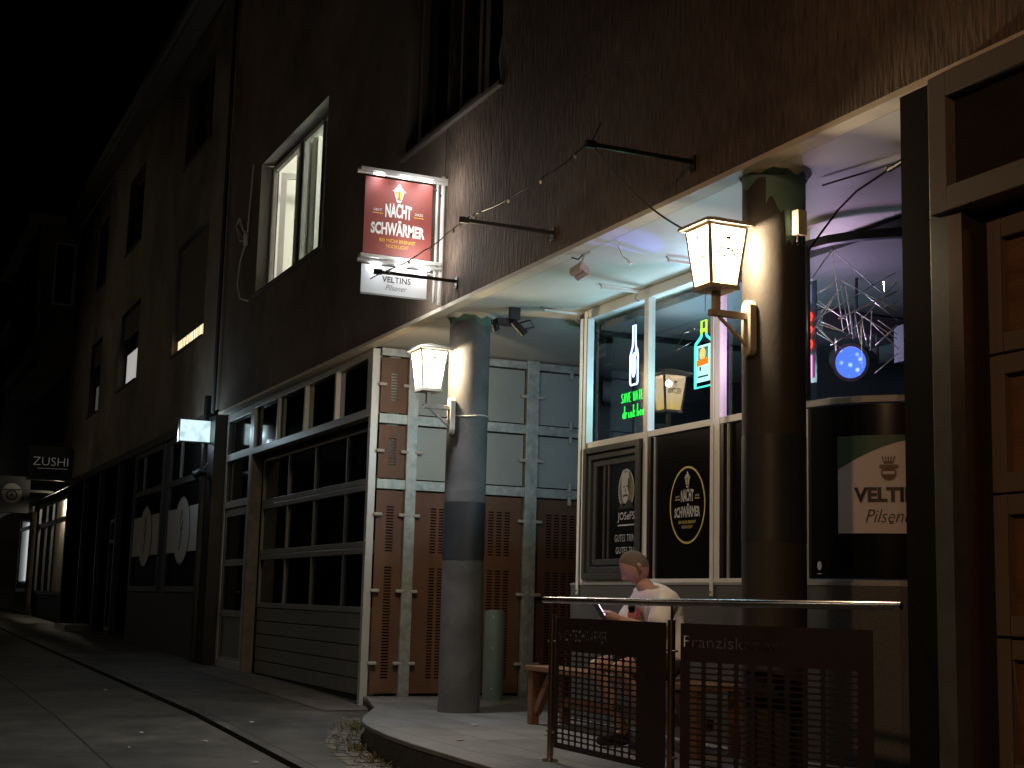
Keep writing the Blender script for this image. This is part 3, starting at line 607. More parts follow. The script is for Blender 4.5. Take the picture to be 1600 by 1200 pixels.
# ------------------------------------------------------------------ prints on the shopfront
def lantern_icon(mb, o, U, W, s_, mw, my, h=.002):
    P = lambda pts, m, hh=h: flat(mb, [(x*s_, y*s_) for x, y in pts], o, U, W, m, hh)
    P([(-.12, 1), (.12, 1), (.06, 1.14), (-.06, 1.14)], mw); P([(-.36, .72), (.36, .72), (.14, .98), (-.14, .98)], mw)
    P([(-.52, .62), (.52, .62), (.42, .70), (-.42, .70)], mw); P([(-.36, .6), (-.26, .6), (-.14, .05), (-.22, .05)], mw); P([(.26, .6), (.36, .6), (.22, .05), (.14, .05)], mw)
    P([(-.22, .58), (-.04, .58), (-.04, .08), (-.12, .08)], my); P([(.04, .58), (.22, .58), (.12, .08), (.04, .08)], my)
    P([(-.22, 0), (.22, 0), (.12, -.16), (-.12, -.16)], mw)
def bar_logo(mb, o, U, W, s_, mw, my, h=.002, w2=None):
    o = V(o); arch = lambda x, y: y*(.78+.22*abs(x))+.0-.10*x*x*0
    up = lambda x, y: y+.12*(1-x*x)*(1 if y > .5 else .4)
    lantern_icon(mb, o+V(W)*s_*.36, U, W, s_*.26, mw, my, h)
    put_text(mb, 'NACHT', o+V(W)*s_*.02, U, W, mw, s_*.50, s_*.25, .035, up, h)
    put_text(mb, 'SCHWÄRMER', o-V(W)*s_*.30, U, W, mw, s_*1.02, s_*.29, .035, lambda x, y: (y*(1-.0)+(.0 if y < .5 else -.12*x*x)), h)
    put_text(mb, 'SEIT', o+V(W)*s_*.12-V(U)*s_*.39, U, W, mw, s_*.16, s_*.045, .006, None, h); put_text(mb, '2025', o+V(W)*s_*.12+V(U)*s_*.39, U, W, mw, s_*.16, s_*.045, .006, None, h)
    for sg in (-1, 1): flat(mb, [(-.1*s_, 0), (.1*s_, 0), (.1*s_, .015*s_), (-.1*s_, .015*s_)], o+V(W)*s_*.075+V(U)*s_*.39*sg, U, W, my, h)
    put_text(mb, 'BEI MICHI BRENNT', o-V(W)*s_*.43, U, W, my, s_*.68, s_*.065, .004, None, h)
    put_text(mb, 'NOCH LICHT', o-V(W)*s_*.53, U, W, my, s_*.42, s_*.065, .004, None, h)
t = empty('window_sticker', (-9.53, SY-.01, 1.5)); tag(t, 'gold ringed oval sticker with small lantern emblem on the middle black pane', 'sticker')
mb = MB(); ring(mb, (-9.53, SY-.01, 1.755), X_, Z_, .262, .30, .016, M_gold, .003, 64); mb.build('gold_ring', t)
mb = MB(); bar_logo(mb, (-9.53, SY-.01, 1.77), X_, Z_, .37, M_glet, M_gold, .003); mb.build('lettering', t)
t = empty('window_sticker', (-10.5, SY-.01, 1.5)); tag(t, 'portrait sticker with olive oval and grey lettering on the dark hatch at left', 'sticker')
o = V((-10.50, SY-.012, 1.93))
mb = MB(); mb.add(disc_pts(o+V((0, -.001, 0)), X_, Z_, .13, .17, 28, R(-42), R(222)), [tuple(range(29))], M_olive); ring(mb, o, X_, Z_, .135, .175, .012, M_glet, .003, 40, R(-42), R(222)); mb.build('oval', t)
mb = MB()
fc = [(-.085, .08), (-.075, .15), (-.045, .175), (-.035, .14), (.0, .15), (.02, .17), (.045, .135), (.05, .09), (.055, .03), (.045, -.03), (.03, -.08), (-.01, -.12), (-.05, -.1), (-.07, -.04), (-.08, .01)]
flat(mb, fc, o, X_, Z_, M_glet, .004)
for q in ([(-.05, .03), (-.02, .035), (-.02, .025), (-.05, .018)], [(.005, .04), (.04, .03), (.04, .018), (.005, .026)], [(-.015, .03), (-.005, -.02), (-.02, -.025)], [(-.045, -.04), (.02, -.035), (.03, -.06), (-.01, -.05), (-.05, -.062)], [(.03, .1), (.05, .09), (.055, .03), (.045, -.03), (.03, .01)]): flat(mb, q, o, X_, Z_, M_black2, .006)
flat(mb, [(-.13, -.16), (-.09, -.11), (-.02, -.13), (.03, -.08), (.1, -.11), (.14, -.16)], o, X_, Z_, M_black2, .005); mb.build('portrait_print', t)
mb = MB(); o = V((-10.50, SY-.012, 1.66)); put_text(mb, 'JOSeFS', o, X_, Z_, M_glet, .29, .085, .01, None, .003); put_text(mb, 'THE WOLLDECKENKRIMI', o-Z_*.045, X_, Z_, M_glet, .28, .022, .0, None, .003) if 0 else flat(mb, [(-.14, -.03), (.14, -.03), (.14, -.018), (-.14, -.018)], o, X_, Z_, M_glet, .003)
mb.build('lettering', t); mb = MB(); put_text(mb, 'GUTES TRINKEN', o+V((.04, 0, -.16)), X_, Z_, M_glet, .46, .06, .0, None, .003, 0, 1.15); mb.build('slogan', t); mb = MB(); put_text(mb, 'GUTES TUN!', o+V((.02, 0, -.26)), X_, Z_, M_glet, .38, .055, .0, None, .003); mb.build('slogan', t)
# beer poster inside the rounded window
def on_arc(sx, off=.012):
    L_ = 0; P = [V((x, y, 0)) for x, y in arcR]
    for a, b in zip(P, P[1:]):
        l = (b-a).length
        if sx <= L_+l:
            t_ = (b-a)/l; return a+t_*(sx-L_)+V((t_.y, -t_.x, 0))*off
        L_ += l
t = empty('beer_poster', (-7.7, SY+.1, 1.5)); tag(t, 'pale beer poster with crest and green corner stuck low on the rounded pane', 'poster')
M_post = mat('poster_paper', (.62, .55, .54), .5, var=.04, vscale=4); M_pgr = mat('poster_green', (.02, .075, .045), .5)
def arc_map(mb, vs, fs, m, off):
    mb.add([on_arc(x, off)+Z_*z for x, z in vs], fs, m, True)
s0, s1 = .30, .94
mb = MB(); N = 14; arc_map(mb, [(s0+(s1-s0)*i/N, z) for z in (1.48, 2.12) for i in range(N+1)], [(i, i+1, N+2+i, N+1+i) for i in range(N)], M_post, .010); mb.build('paper', t)
mb = MB(); vs = []
for i in range(N+1): x = i/N; vs += [(s0+(s1-s0)*x*.99, 1.90+.2*math.sin(min(1, x*1.05)*math.pi/2)), (s0+(s1-s0)*x*.99, 2.12)]
arc_map(mb, vs, [(2*i, 2*i+2, 2*i+3, 2*i+1) for i in range(N)], M_pgr, .012); mb.build('green_corner', t)
def arc_text(mb, txt, cx, z, w_, h_, m, bold=0, shear=0):
    vs, fs = text_data(txt, 1, bold, shear=shear); x0 = min(v.x for v in vs); x1 = max(v.x for v in vs); y0 = min(v.y for v in vs); y1 = max(v.y for v in vs)
    arc_map(mb, [(cx+((v.x-x0)/(x1-x0)-.5)*w_, z+(v.y-y0)/(y1-y0)*h_) for v in vs], fs, m, .014)
mb = MB(); arc_text(mb, 'VELTINS', .655, 1.68, .48, .10, M_black2, .045); arc_text(mb, 'Pilsener', .66, 1.55, .34, .085, M_black2, -.01, .35); arc_map(mb, [(.64, 1.54), (.8, 1.555), (.8, 1.560), (.64, 1.547)], [(0, 1, 2, 3)], M_black2, .014); mb.build('lettering', t)
mb = MB(); M_crest = mat('crest_print', (.16, .13, .1), .6); cx, cz = .64, 1.87
P2 = lambda pts, m, off=.014: arc_map(mb, [(cx+x, cz+z) for x, z in pts], [tuple(range(len(pts)))], m, off)
P2([(.05*math.cos(a), .05*math.sin(a)) for a in [2*math.pi*k/20 for k in range(20)]], M_crest); P2([(-.058, .03), (.058, .03), (.058, .055), (-.058, .055)], M_crest); P2([(-.03, .06), (.03, .06), (.035, .075), (-.035, .075)], M_crest)
for k in range(5): P2([(-.03+k*.015-.004, .076), (-.03+k*.015+.004, .076), (-.03+k*.02-.006, .11), (-.036+k*.02-.009, .11)], M_crest)
P2([(.038*math.cos(a), .038*math.sin(a)) for a in [2*math.pi*k/20 for k in range(20)]], mat('crest_red', (.18, .06, .04), .6), .016); P2([(-.038, -.008), (.038, -.008), (.038, .012), (-.038, .012)], M_post, .018); mb.build('crest', t)
t = MB(); arc_map(t, [(.145+.02*math.cos(a), 1.27+.03*math.sin(a)) for a in [2*math.pi*k/16 for k in range(16)]], [tuple(range(16))], M_glet, .012); arc_map(t, [(.125, 1.215), (.165, 1.215), (.165, 1.22), (.125, 1.22)], [(0, 1, 2, 3)], M_glet, .012)
tag(t.build('window_sticker'), 'tiny round white sticker low in the corner of the rounded pane', 'sticker')

# ------------------------------------------------------------------ wall lanterns
E_pane = bpy.data.materials.new('lantern_glow'); E_pane.use_nodes = True
n = E_pane.node_tree.nodes; n.clear(); L = E_pane.node_tree.links
tc = n.new('ShaderNodeTexCoord'); sp = n.new('ShaderNodeSeparateXYZ'); rp = n.new('ShaderNodeValToRGB'); mr = n.new('ShaderNodeMapRange'); mr.inputs[1].default_value = 0; mr.inputs[2].default_value = .38
rp.color_ramp.elements[0].color = (.9, .66, .16, 1); rp.color_ramp.elements[1].color = (1, .80, .52, 1); rp.color_ramp.elements[1].position = .45
e = n.new('ShaderNodeEmission'); e.inputs[1].default_value = 2.6; tr_ = n.new('ShaderNodeBsdfTransparent'); tr_.inputs[0].default_value = (.4, .38, .34, 1); ad_ = n.new('ShaderNodeAddShader'); oo = n.new('ShaderNodeOutputMaterial')
L.new(tc.outputs['Object'], sp.inputs[0]); L.new(sp.outputs[2], mr.inputs[0]); L.new(mr.outputs[0], rp.inputs[0]); L.new(rp.outputs[0], e.inputs[0]); L.new(e.outputs[0], ad_.inputs[0]); L.new(tr_.outputs[0], ad_.inputs[1]); L.new(ad_.outputs[0], oo.inputs[0])
M_lf = mat('lantern_frame_taupe', (.62, .52, .42), .5, var=.1, vscale=20)
M_lp = mat('lantern_plate_cream', (.52, .46, .36), .5)
M_let2 = mat('lantern_print', (.10, .085, .03), .6)
def lantern(cx, cy, z, col, label, frame=M_lf, plate=M_lp, power=85):
    """z = bottom of the glass body; col = centre of the column it hangs on (arm runs along -Y)"""
    t = empty('wall_lantern', (cx, cy, z)); tag(t, label, 'wall lantern', 'lanterns on the columns')
    b, tp, H = .088, .125, .335
    corners = lambda r_, zz: [V((cx+sx*r_, cy+sy*r_, zz)) for sx, sy in ((-1, -1), (1, -1), (1, 1), (-1, 1))]
    Bc, Tc = corners(b, z), corners(tp, z+H)
    mb = MB()
    for i in range(4): mb.tube([Bc[i], Tc[i]], .0125, frame, 4, smooth=False)
    mb.prism(corners(b+.012, z-.03), (0, 0, .028), frame)
    for i in range(4): mb.tube([Tc[i], Tc[(i+1) % 4]], .01, frame, 4, smooth=False)
    bevel(mb.build('frame', t), .002)
    for i in range(4):
        j = (i+1) % 4; p = [Bc[i], Bc[j], Tc[j], Tc[i]]; nn = (p[1]-p[0]).cross(p[3]-p[0]).normalized()
        me = bpy.data.meshes.new('glass_pane'); me.from_pydata([tuple(q-V((cx, cy, z))-nn*.003) for q in p], [], [(0, 1, 2, 3)]); me.materials.append(E_pane)
        o = bpy.data.objects.new('glass_pane', me); COL.objects.link(o); o.parent = t
    for i, kind in ((1, 0), (0, 1)):
        j = (i+1) % 4; U = (Bc[j]-Bc[i]).normalized(); mid0 = (Bc[i]+Bc[j])/2; mid1 = (Tc[i]+Tc[j])/2; W = (mid1-mid0).normalized()
        mb = MB()
        if kind == 0:
            put_text(mb, 'VELTINS', mid0+W*.155, U, W, M_let2, .155, .055, .03, None, .012)
            ring(mb, mid0+W*.240, U, W, .016, .016, .005, M_let2, .012, 16); flat(mb, [(-.014, 0), (.014, 0), (.018, .018), (-.018, .018)], mid0+W*.258, U, W, M_let2, .012)
        else:
            bar_logo(mb, mid0+W*.185, U, W, .16, M_let2, mat('lantern_print_amber', (.3, .14, .02), .6), .012)
        mb.build('lettering', t)
    mb = MB(); mb.tube([(cx, cy, z+.305), (cx, cy, z+.335)], .02, M_white, 10); mb.build('bulb_holder', t)
    lamp('lantern_bulb', 'POINT', (cx, cy, z+.265), power, (1, .81, .58), .03)
    mb = MB(); e0 = corners(tp+.040, z+H+.008); e1 = corners(tp+.040, z+H+.026); ap = V((cx, cy, z+H+.085))
    mb.add(e0+e1+[ap], [(3, 2, 1, 0), (0, 1, 5, 4), (1, 2, 6, 5), (2, 3, 7, 6), (3, 0, 4, 7), (4, 5, 8), (5, 6, 8), (6, 7, 8), (7, 4, 8)], frame); mb.build('roof', t)
    mb = MB(); yb = col[1]-.19
    mb.obox((cx-.02, cy-.02, z-.14), (.04, 0, 0), (0, .04, 0), (0, 0, .11), frame)
    mb.obox((cx-.02, cy-.045, z-.178), (.04, 0, 0), (0, yb-.035-cy+.045, 0), (0, 0, .038), frame)
    mb.tube([(cx, cy+.02, z-.178), (cx, yb-.03, z-.33)], .012, frame, 8); bevel(mb.build('bracket', t), .003)
    mb = MB(); n_ = 20; pl = []
    for k in range(n_): a = 2*math.pi*k/n_; pl.append((cx+.05*math.cos(a), yb-.035, z-.23+(.12 if math.sin(a) > 0 else -.12)+.05*math.sin(a)))
    mb.prism(pl, (0, .045, 0), plate); bevel(mb.build('mounting_plate', t), .003)
    return t
LX2, LY2, LZ2 = C2[0]+.04, C2[1]-.43, 2.835
lantern(LX2, LY2, LZ2, C2, 'glowing square beer lantern on the right column in front of the shop windows')
M_lw = mat('lantern_frame_pale', (.55, .52, .46), .5)
LX1, LY1, LZ1 = C1[0]+.10, C1[1]-.43, 2.86
lantern(LX1, LY1, LZ1, C1, 'glowing square beer lantern on the left column beside the hanging sign', M_lw, M_lw, 78)
mb = MB(); mb.tube([(C1[0]+.192*math.cos(a), C1[1]+.192*math.sin(a), 2.64+.01*math.sin(3*a)) for a in [2*math.pi*k/24 for k in range(25)]], .007, M_lw, 6)
tag(mb.build('cable_tie'), 'thin pale strap tied round the left column under the lantern plate', 'strap')

# ------------------------------------------------------------------ hanging sign
t = empty('hanging_sign', (-11.8, 0, 3.65)); tag(t, 'lit red banner with lantern emblem above a white beer panel, hanging out from the facade', 'hanging sign')
SX = -11.82
mb = MB(); mb.box((SX-.004, -.775, 4.0), (SX+.004, -.135, 4.70), M_red); mb.build('red_banner', t)
mb = MB(); mb.box((SX-.004, -.78, 3.645), (SX+.004, -.16, 3.90), M_bwhite); mb.box((SX-.006, -.78, 3.63), (SX+.006, -.16, 3.645), M_alu); mb.build('white_banner', t)
mb = MB(); mb.tube([(SX, -.03, 3.60), (SX, -.03, 4.80)], .02, M_white, 10); mb.tube([(SX, -.085, 3.62), (SX, -.085, 4.74)], .014, M_aluw, 8)
mb.box((SX-.03, -.83, 4.745), (SX+.045, .0, 4.775), M_aluw); mb.tube([(SX+.02, -.86, 4.735), (SX+.02, 0, 4.735)], .022, M_aluw, 10)
mb.box((SX-.03, -.81, 3.955), (SX+.05, -.04, 3.985), M_aluw); mb.tube([(SX+.02, -.83, 3.925), (SX+.02, -.04, 3.925)], .018, M_aluw, 10)
mb.tube([(SX, -.13, 4.69), (SX, -.03, 4.60)], .01, M_blkp, 6); mb.tube([(SX, -.15, 3.88), (SX, -.03, 3.86)], .01, M_aluw, 6); bevel(mb.build('frame', t), .003)
E_led = emis('led_white', (.92, .96, 1), 25)
for z, x in ((4.738, SX+.036), (3.918, SX+.034)):
    for y in (-.66, -.42, -.2): mb = MB(); mb.box((x-.002, y-.045, z-.022), (x+.012, y+.045, z-.012), E_led); mb.build('led', t)
mb = MB(); bar_logo(mb, (SX+.005, -.455, 4.335), Y_, Z_, .50, M_wlet, M_ylet, .002); mb.build('lettering', t)
mb = MB(); put_text(mb, 'VELTINS', (SX+.005, -.45, 3.755), Y_, Z_, M_black2, .27, .055, .01, None, .002); put_text(mb, 'Pilsener', (SX+.005, -.45, 3.685), Y_, Z_, M_black2, .2, .05, -.01, None, .002, .35); flat(mb, [(-.018, 0), (.018, 0), (.02, .03), (-.02, .03)], (SX+.005, -.45, 3.83), Y_, Z_, M_glet, .002); mb.build('lettering', t)
for y in (-.66, -.42, -.2):
    for z in (4.71, 3.89): lamp('sign_led_and_fill', 'SPOT', (SX+.13, y, z+.02), 1.1 if z > 4 else .15, (.93, .96, 1), .012, (SX-.02, y, z-.6), spot_size=R(130), spot_blend=.9)
for sx_, z_, e_ in ((.26, 4.62, 2.6), (.26, 4.05, 4.5), (-.2, 3.8, 4), (-.2, 4.6, 1.5)): lamp('sign_led_and_fill', 'POINT', (SX+sx_, -.26, z_), e_, (1, .96, .9), .14)  # fill points added beside the sign to brighten the wall
lamp('sign_led_and_fill', 'SPOT', (SX+.10, -.45, 3.60), 80, (.95, .97, 1), .06, (-11.2, -.9, 0), spot_size=R(120), spot_blend=1)  # added spot under the white banner, sending light down onto the terrace
# awning rods and string of lights
rods = [(-7.53, 'green glinting bare rod near the right lantern, highest in the picture'), (-9.55, 'bare black rod on the facade between the sign and the right lantern'), (-11.49, 'bare black rod sticking out in front of the white beer panel')]
for x, lb in rods:
    t = empty('wall_rod', (x, 0, 3.76)); tag(t, 'black ' + lb if 'black' not in lb else lb, 'rod', 'bare rods along the facade')
    mb = MB(); mb.box((x-.012, -.75, 3.748), (x+.012, -.01, 3.776), M_blkp); bevel(mb.build('bar', t), .003)
    mb = MB(); mb.box((x-.03, -.012, 3.70), (x+.03, 0, 3.80), M_blkp); mb.tube([(x, -.02, 3.72), (x, -.03, 3.69)], .006, M_steel, 6); mb.build('wall_plate', t)
    mb = MB(); mb.box((x-.016, -.77, 3.74), (x+.016, -.70, 3.784), M_blkp); mb.build('end_cap', t)
pts = []; A = [V((-11.49, -.72, 3.745)), V((-9.55, -.72, 3.78)), V((-7.53, -.72, 3.79))]
for a, b in zip(A, A[1:]):
    for k in range(16): f_ = k/16; pts.append(a.lerp(b, f_)-Z_*.05*4*f_*(1-f_)+V((0, rnd.uniform(-.004, .004), rnd.uniform(-.004, .004))))
pts.append(A[2]); pts.append(A[2]+V((.12, -.01, .07)))
t = empty('string_lights', A[0]); tag(t, 'thin cable of unlit fairy bulbs strung across the three black rods', 'string lights')
mb = MB(); mb.tube([A[0]+V((-.1, -.05, -.03))]+pts, .0055, M_blkp, 6); mb.build('cable', t)
M_bulb = mat('clear_bulb', (.6, .58, .55), .15)
for i in list(range(2, len(pts)-2, 4))+[14, 15, 17, 18]: p = pts[i]; mb = MB(); mb.tube([p-Z_*.0, p-Z_*.018+X_*.01, p-Z_*.03+X_*.012], [.007, .011, .005], M_bulb, 8); mb.build('bulb', t)
mb = MB(); q = []; a, b = A[2]+V((-.02, 0, -.01)), V((LX2-.02, LY2, LZ2+.40))
b = V((LX2-.19, LY2-.06, LZ2+.36))
for k in range(17): f_ = k/16; q.append(a.lerp(b, f_)-Z_*.12*4*f_*(1-f_)*.6)
mb.tube(q, .006, M_blkp, 6); tag(mb.build('power_cable'), 'black cable hanging from the highest rod down to the right lantern', 'cable')

# ------------------------------------------------------------------ soffit fittings
t = empty('track_light', (-11.5, .6, 3.5)); tag(t, 'cluster of black spotlights under the soffit beside the left column', 'spotlight')
mb = MB(); bx, by = -11.50, .56
mb.box((bx-.14, by-.14, 3.44), (bx-.02, by+.04, 3.49), M_blkp); mb.box((bx-.02, by-.04, 3.48), (bx+.02, by+.06, 3.59), M_blkp); mb.build('bracket', t)
mb = MB(); mb.tube([(bx, by, 3.46), (bx+.04, by+.10, 3.35)], [.032, .038], M_blkp, 14); mb.build('spot_head', t)
mb = MB(); mb.tube([(bx-.1, by-.14, 3.45), (bx-.13, by-.11, 3.40)], [.03, .034], M_blkp, 14); mb.build('spot_head', t)
mb = MB(); mb.tube([(bx, by+.05, 3.45), (bx+.02, by+.16, 3.49), (bx+.01, by+.2, 3.43), (bx, by+.1, 3.40)], .008, M_blkp, 6); mb.build('cable', t)
t = empty('flood_light', (-9.2, .3, 3.5)); tag(t, 'small pale floodlight hanging crooked from the soffit edge in the middle', 'floodlight')
M_fl = mat('flood_grey', (.34, .31, .30), .5)
fx, fy = -9.36, .09
mb = MB(); X1 = V((.075, .045, .038)); Y1 = V((-.03, .09, -.038)); Z1 = V((-.022, .015, .052))
mb.obox((fx-.05, fy-.02, 3.42), X1, Y1*.45, Z1, M_fl); mb.obox(V((fx-.05, fy-.02, 3.42))+Y1*.55, X1, Y1*.45, Z1, M_fl); mb.obox(V((fx-.05, fy-.02, 3.42))+X1*1.01-Y1*.06-Z1*.06, X1*.12, Y1*1.12, Z1*1.12, M_fl); bevel(mb.build('housing', t), .006)
mb = MB(); mb.box((fx-.02, fy+.05, 3.575), (fx+.07, fy+.1, 3.588), M_fl); mb.tube([(fx+.03, fy+.07, 3.58), (fx+.02, fy+.03, 3.44)], .008, M_fl, 6); mb.tube([(fx-.05, fy-.0, 3.55), (fx-.0, fy+.03, 3.53), (fx+.03, fy+.05, 3.56)], .006, M_blkp, 6); mb.build('bracket', t)
mb = MB(); hx, hy = -9.05, .3; mb.tube([(hx-.02, hy, 3.59), (hx-.01, hy+.03, 3.52), (hx+.03, hy+.06, 3.48)], .004, M_alu, 6); mb.tube([(hx+.03, hy+.06, 3.48), (hx+.05, hy+.07, 3.45)], .012, M_white, 8); tag(mb.build('bulb_socket'), 'bare white lamp wire dangling from the soffit beside the pale floodlight', 'wire')
mb = MB(); a_ = R(8); px, py = C2[0]+.21*math.cos(a_), C2[1]+.21*math.sin(a_); Ux = V((-math.sin(a_), math.cos(a_), 0)); Un = V((math.cos(a_), math.sin(a_), 0))
mb.obox(V((px, py, 3.16))-Ux*.035-Un*.02, Ux*.07, Un*.06, (0, 0, .15), M_lp); mb.tube([V((px, py, 3.16)), V((px, py, 3.12))], .012, M_blkp, 8); mb.tube([V((px, py, 3.13))+Ux*.02, V((px, py, 3.10))+Ux*.0], .006, M_blkp, 6)
tag(bevel(mb.build('junction_box'), .014, 3), 'cream junction box on green paint high on the right column', 'junction box')
t = empty('ceiling_cable', (-6.5, .6, 3.5)); tag(t, 'dark crossed conduit and cable under the soffit right of the right column', 'cable')
mb = MB(); mb.tube([(-6.92, .44, 3.12), (-6.72, .50, 3.32), (-6.62, .56, 3.42), (-6.45, .66, 3.52)], .007, M_blkp, 6); mb.tube([(-6.45, .66, 3.52), (-6.3, .66, 3.54)], .018, M_blkp, 10); mb.tube([(-6.3, .66, 3.545), (-5.6, .62, 3.56)], .011, M_innerd, 8); mb.build('conduit', t)
mb = MB(); mb.tube([(-7.0, .60, 3.56), (-6.3, .72, 3.56), (-5.6, .95, 3.56)], .006, M_innerd, 6); mb.tube([(-6.32, .66, 3.54), (-6.32, .66, 3.585)], .006, M_steel, 6); mb.build('cable', t)

# ------------------------------------------------------------------ bollard, bench, railing
mb = MB(); bx, by = -13.42, 1.3
mb.tube([(bx, by, -.01), (bx, by, .86), (bx, by, .885), (bx, by, .895)], [.105, .105, .092, .05], M_bol, 28); o = mb.build('bollard')
tag(o, 'pale green painted steel bollard behind the left column', 'bollard')
mb = MB()
for z in (.12, .52, .82): mb.tube([(bx+.09, by-.052, z), (bx+.093, by-.054, z)], .007, M_white, 8)
mb.build('screw', o)
t = empty('bench', (-9.8, .6, 0)); tag(t, 'brown wooden bench with slanted braces that the man sits on', 'bench')
mb = MB(); bx0, bx1, by0, by1 = -10.87, -8.2, .46, .86
for k in range(3): y0 = by0+k*(by1-by0)/3; mb.box((bx0, y0, .43), (bx1, y0+(by1-by0)/3-.008, .47), M_wood)
bevel(mb.build('seat', t), .004)
for x in (bx0+.03, bx1-.11):
    for y in (by0+.02, by1-.09):
        mb = MB(); mb.box((x, y, 0), (x+.08, y+.07, .43), M_wood); bevel(mb.build('leg', t), .004)
mb = MB()
for x, sg in ((bx0+.11, 1), (bx1-.11, -1)): mb.obox((x-.02*sg, by0+.04, .12), (.26*sg, 0, .30), (0, .05, 0), (.05*sg, 0, -.04), M_wood)
mb.box((bx0+.12, by0+.16, .16), (bx1-.12, by0+.21, .24), M_wood); mb.build('brace', t)
# railing
RL = empty('railing', (-7.4, -.4, 0)); tag(RL, 'steel handrail with dark perforated rust panels around the terrace', 'railing')
p1, p2, p3 = V((-8.29, -.55, 0)), V((-6.82, -.55, 0)), V((-5.60, -.02, 0))
M_hand = mat('handrail_steel', (.50, .44, .40), .25, 1, var=.1, vscale=5)
M_rail = mat('post_steel', (.42, .33, .28), .24, 1)
mb = MB(); ztop = 1.02-.021
mb.tube([V((-8.42, -.55, ztop)), V((-6.82, -.55, ztop)), V((-5.58, -.01, ztop+.01))], .021, M_hand, 16); mb.build('handrail', RL)
for p_ in (p1, p2):
    mb = MB(); mb.tube([p_, p_+Z_*.90], .021, M_rail, 16); mb.tube([p_+Z_*.90, p_+Z_*.985], .007, M_rail, 8); mb.tube([p_+Z_*.0, p_+Z_*.012], .05, M_rail, 20); mb.tube([p_+Z_*.895, p_+Z_*.905], .023, M_steel, 16)
    po = mb.build('post', RL)
    mb = MB()
    for z in (.74, .18): mb.tube([p_+V((-.06, -.0, z)), p_+V((.06, -.0, z))], .006, M_steel, 8)
    mb.build('panel_clamp', po)
def text_strip(o, U, W, w_, h_, items, m, parent, name, th=.003):
    """sheet with cut-out letters: rectangle spline plus letter outlines in one filled 2D curve"""
    cu = bpy.data.curves.new(name, 'CURVE'); cu.dimensions = '2D'; cu.fill_mode = 'BOTH'; cu.extrude = th/2
    def poly(pts):
        sp_ = cu.splines.new('POLY'); sp_.points.add(len(pts)-1); sp_.use_cyclic_u = True
        for q_, (x, y) in zip(sp_.points, pts): q_.co = (x, y, 0, 1)
    poly([(0, 0), (w_, 0), (w_, h_), (0, h_)])
    for txt, x0, x1, y0, y1, bold in items:
        vs, fs = text_data(txt, 1, bold); bm = bmesh.new(); vv = [bm.verts.new(v) for v in vs]
        for f_ in fs:
            try: bm.faces.new([vv[i] for i in f_])
            except ValueError: pass
        bmesh.ops.remove_doubles(bm, verts=bm.verts, dist=1e-5)
        ax = min(v.co.x for v in bm.verts); bx_ = max(v.co.x for v in bm.verts); ay = min(v.co.y for v in bm.verts); by_ = max(v.co.y for v in bm.verts)
        ed = {}
        for e_ in bm.edges:
            if len(e_.link_faces) == 1:
                for v in e_.verts: ed.setdefault(v, []).append(e_)
        seen = set()
        for v0 in list(ed):
            if v0 in seen: continue
            loop = [v0]; seen.add(v0); cur = v0; prev = None
            while True:
                nx_ = None
                for e_ in ed[cur]:
                    if e_ is prev: continue
                    nx_ = (e_, e_.other_vert(cur)); break
                if nx_ is None or nx_[1] is v0 or nx_[1] in seen: break
                prev, cur = nx_; loop.append(cur); seen.add(cur)
            if len(loop) > 2: poly([(x0+(v.co.x-ax)/(bx_-ax)*(x1-x0), y0+(v.co.y-ay)/(by_-ay)*(y1-y0)) for v in loop])
        bm.free()
    co = bpy.data.objects.new(name, cu); COL.objects.link(co); dg = bpy.context.evaluated_depsgraph_get(); dg.update()
    me = bpy.data.meshes.new_from_object(co.evaluated_get(dg)); bpy.data.objects.remove(co)
    o, U, W = V(o), V(U), V(W); n_ = U.cross(W)
    mb = MB(); mb.add([o+U*v.co.x+W*v.co.y+n_*v.co.z for v in me.vertices], [tuple(p.vertices) for p in me.polygons], m)
    return mb
def rail_panel(o, U, w_, cols, cl, items):
    zt = .89; zr0 = .09; strip_h = .155
    mb = text_strip(V(o)+Z_*(zt-strip_h), U, Z_, w_, strip_h, items, M_rustd, RL, 'top')
    m2 = MB(); rows = [.125+.0318*i for i in range(18)]
    perf(m2, V(o)+Z_*zr0, U, Z_, w_, zt-strip_h-zr0, cols, cl, [q_-zr0 for q_ in rows], .0225, M_rustd, rad=.009)
    a = sheet(m2, 'perforated_panel', RL, .003)
    b = mb.build('name_strip', RL)
    return a, b
w1 = 1.36
rail_panel((-8.24, -.55, 0), X_, w1, [.045+.0845*i for i in range(12)], .066, [('NACHTSCHWÄRMER', .03, .68, .015, .10, .0)])
U2 = (p3-p2).normalized()
rail_panel(p2+U2*.06, U2, 1.14, [.06+.102*i for i in range(10)], .078, [('Franziskaner', .02, .61, .03, .09, -.008)])

# ------------------------------------------------------------------ person
def skinned(name, pts, edges, radii, m, parent, sub=2, root=0):
    me = bpy.data.meshes.new(name); me.from_pydata([tuple(p) for p in pts], edges, [])
    o = bpy.data.objects.new(name, me); COL.objects.link(o)
    sk = o.modifiers.new('s', 'SKIN'); sk.use_smooth_shade = True
    for i, v in enumerate(me.skin_vertices[0].data):
        q_ = radii[i]; v.radius = q_ if isinstance(q_, tuple) else (q_, q_); v.use_root = (i == root)
    sb = o.modifiers.new('u', 'SUBSURF'); sb.levels = sub; sb.render_levels = sub
    dg = bpy.context.evaluated_depsgraph_get(); dg.update(); me2 = bpy.data.meshes.new_from_object(o.evaluated_get(dg))
    bpy.data.objects.remove(o); o = bpy.data.objects.new(name, me2); COL.objects.link(o); me2.materials.clear(); me2.materials.append(m)
    for p_ in me2.polygons: p_.use_smooth = True
    if parent is not None: attach(o, parent)
    return o
